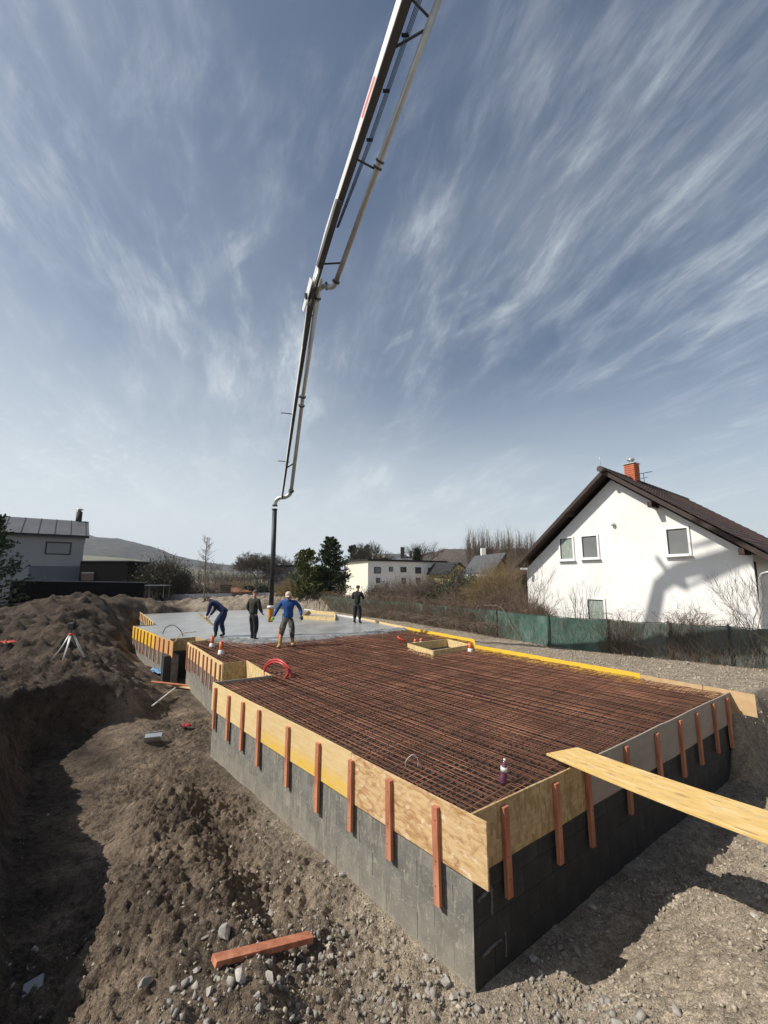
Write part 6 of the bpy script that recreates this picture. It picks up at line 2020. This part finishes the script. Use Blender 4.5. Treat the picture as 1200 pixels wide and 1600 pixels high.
# ---------------------------------------------------------------- things in the pit and on the banks
def lying(name, u0, v0, u1, v1, w, th, m, label, cat, lift=.03, grp=None):
    x0, y0 = ray_ground(u0, v0); x1, y1 = ray_ground(u1, v1)
    a = Vector((x0, y0, gz(x0, y0) + lift)); b = Vector((x1, y1, gz(x1, y1) + lift))
    root = empty(name, a, 0, label, cat, grp)
    L = (b - a).length
    o = link('board', box_mesh('board', (L, w, th), .002, (L / 2, 0, 0)), m, root)
    fr = frame_from(a, b); fr.translation = (0, 0, 0); o.matrix_basis = fr
    return root
lying('loose_batten', 333, 1521, 485, 1488, .11, .05, M_batten, 'loose red-brown batten lying on the rubble of the mound', 'batten', .07)
lying('dropped_board', 236, 1068, 306, 1076, .20, .03, M_batten, 'orange-brown board lying in the trench by the gap', 'board', .06, 'boards dropped in the trench')
lying('dropped_board', 262, 1074, 302, 1080, .14, .03, M_osblight, 'short pale board overlapping the orange-brown one in the trench', 'board', .07, 'boards dropped in the trench')
lying('thin_pole', 237, 1113, 273, 1086, .04, .03, M_alu, 'thin pale pole lying slantwise in the trench', 'pole', .17)
def bracket():
    x, y = ray_ground(238, 1163)
    root = empty('metal_channel', (x, y, gz(x, y) + .05), R(20), 'folded galvanised steel channel lying on the trench floor', 'metal channel')
    o = link('upper_face', box_mesh('upper_face', (.34, .16, .006)), M_zinc, root); o.rotation_euler = (R(25), 0, 0); o.location = (0, .06, .08)
    o = link('lower_face', box_mesh('lower_face', (.34, .14, .006)), M_zinc, root); o.rotation_euler = (R(-65), 0, 0); o.location = (0, -.06, .04)
    o = link('lip', box_mesh('lip', (.34, .05, .006)), M_zinc, root); o.rotation_euler = (R(-65), 0, 0); o.location = (0, .15, .12)
bracket()
def cloth(name, u, v, s, m, label, cat, hgt=.06, seed=3):
    x, y = ray_ground(u, v)
    bm = bmesh.new(); bmesh.ops.create_grid(bm, x_segments=14, y_segments=10, size=.5)
    g = random.Random(seed)
    for w in bm.verts:
        fx = float(vnoise(np.array([w.co.x * 7 + seed]), np.array([w.co.y * 7]), seed)[0])
        w.co.z = abs(fx) * hgt * 3; w.co.x = w.co.x * s * (1 + .25 * fx); w.co.y = w.co.y * s * .6 * (1 - .3 * fx)
    o = link(name, bm_mesh(name, bm, True), m, loc=(x, y, gz(x, y) + .03)); tag(o, label, cat); return o
cloth('red_rag', 290, 1141, .26, mat('red_cloth', (.35, .03, .035), (.22, .02, .03), 9), 'crumpled red rag in the trench near the wall', 'rag')
cloth('plastic_sheet', 250, 1052, .75, mat('blue_film', (.08, .22, .42), (.30, .45, .60), 9, .3), 'crumpled light blue plastic sheet at the foot of the far left wall', 'plastic sheet', .1, 5)
cloth('red_bag', 6, 1020, .5, mat('red_bag_film', (.40, .05, .03), (.50, .10, .06), 9, .5), 'flat red bag lying on the bank at the left edge', 'bag', .06, 8)
x, y = ray_ground(50, 1557)
o = link('broken_tile', box_mesh('broken_tile', (.15, .11, .02), .003), M_plaster_g, loc=(x, y, gz(x, y) + .05), rot=(R(20), R(-14), R(30))); tag(o, 'square grey tile lying in the shaded trench bottom', 'tile')
def tripod():
    x, y = ray_ground(106, 1041)
    ctr = Vector((x, y, gz(x, y)))
    root = empty('laser_tripod', ctr, 0, 'survey tripod with dark laser level standing on the earth bank', 'tripod')
    root.scale = (.7, .7, .7)
    hub = Vector((0, 0, 1.02))
    for k, (dx, dy) in enumerate(((-.52, -.12), (.02, -.40), (.62, .12))):
        foot = Vector((dx, dy, (gz(x + dx * .7, y + dy * .7) - ctr.z) / .7))
        s = Vector((.035, 0, 0))
        link('leg', tube_mesh('leg', [foot, foot.lerp(hub, .5), hub + Vector((dx, dy, 0)) * .12], .024, 6), M_alu, root)
        link('leg_brace', tube_mesh('leg_brace', [foot.lerp(hub, .12) + s, hub + Vector((dx, dy, 0)) * .12 + s], .014, 6), M_alu, root)
        link('foot_spike', tube_mesh('foot_spike', [foot + Vector((0, 0, -.05)), foot + Vector((0, 0, .08))], .016, 6), M_black, root)
    link('head_plate', lathe_mesh('head_plate', [(.09, 1.0), (.10, 1.03), (.10, 1.06), (.05, 1.07)], 14), M_red, root)
    link('column', lathe_mesh('column', [(.03, 1.05), (.03, 1.22)], 10), M_boomd, root)
    lv = link('level_housing', box_mesh('level_housing', (.26, .22, .26), .03, (0, 0, 1.36)), M_black, root)
    link('carry_handle', tube_mesh('carry_handle', curve_pts([(-.11, 0, 1.48), (-.09, 0, 1.60), (.09, 0, 1.60), (.11, 0, 1.48)], 5), .018, 8), M_black, lv)
    link('side_knob', box_mesh('side_knob', (.07, .12, .12), .02, (.19, 0, 1.35)), M_black, lv)
tripod()

# ---------------------------------------------------------------- air
def haze():
    bm = bmesh.new()
    x0, x1, y0, y1, z0, z1 = -2700, 2700, -200, 2900, -12, 190
    add_box(bm, (x1 - x0, y1 - y0, z1 - z0), Matrix.Translation(((x0 + x1) / 2, (y0 + y1) / 2, (z0 + z1) / 2)))
    m = bpy.data.materials.new('air'); m.use_nodes = True
    nt = m.node_tree
    nt.nodes.remove(nt.nodes['Principled BSDF'])
    v = nt.nodes.new('ShaderNodeVolumePrincipled')
    v.inputs['Color'].default_value = (.86, .92, 1, 1)
    v.inputs['Density'].default_value = .00013
    v.inputs['Anisotropy'].default_value = .3
    nt.links.new(v.outputs[0], nt.nodes['Material Output'].inputs['Volume'])
    o = link('haze', bm_mesh('haze', bm), m); o['kind'] = 'stuff'
haze()
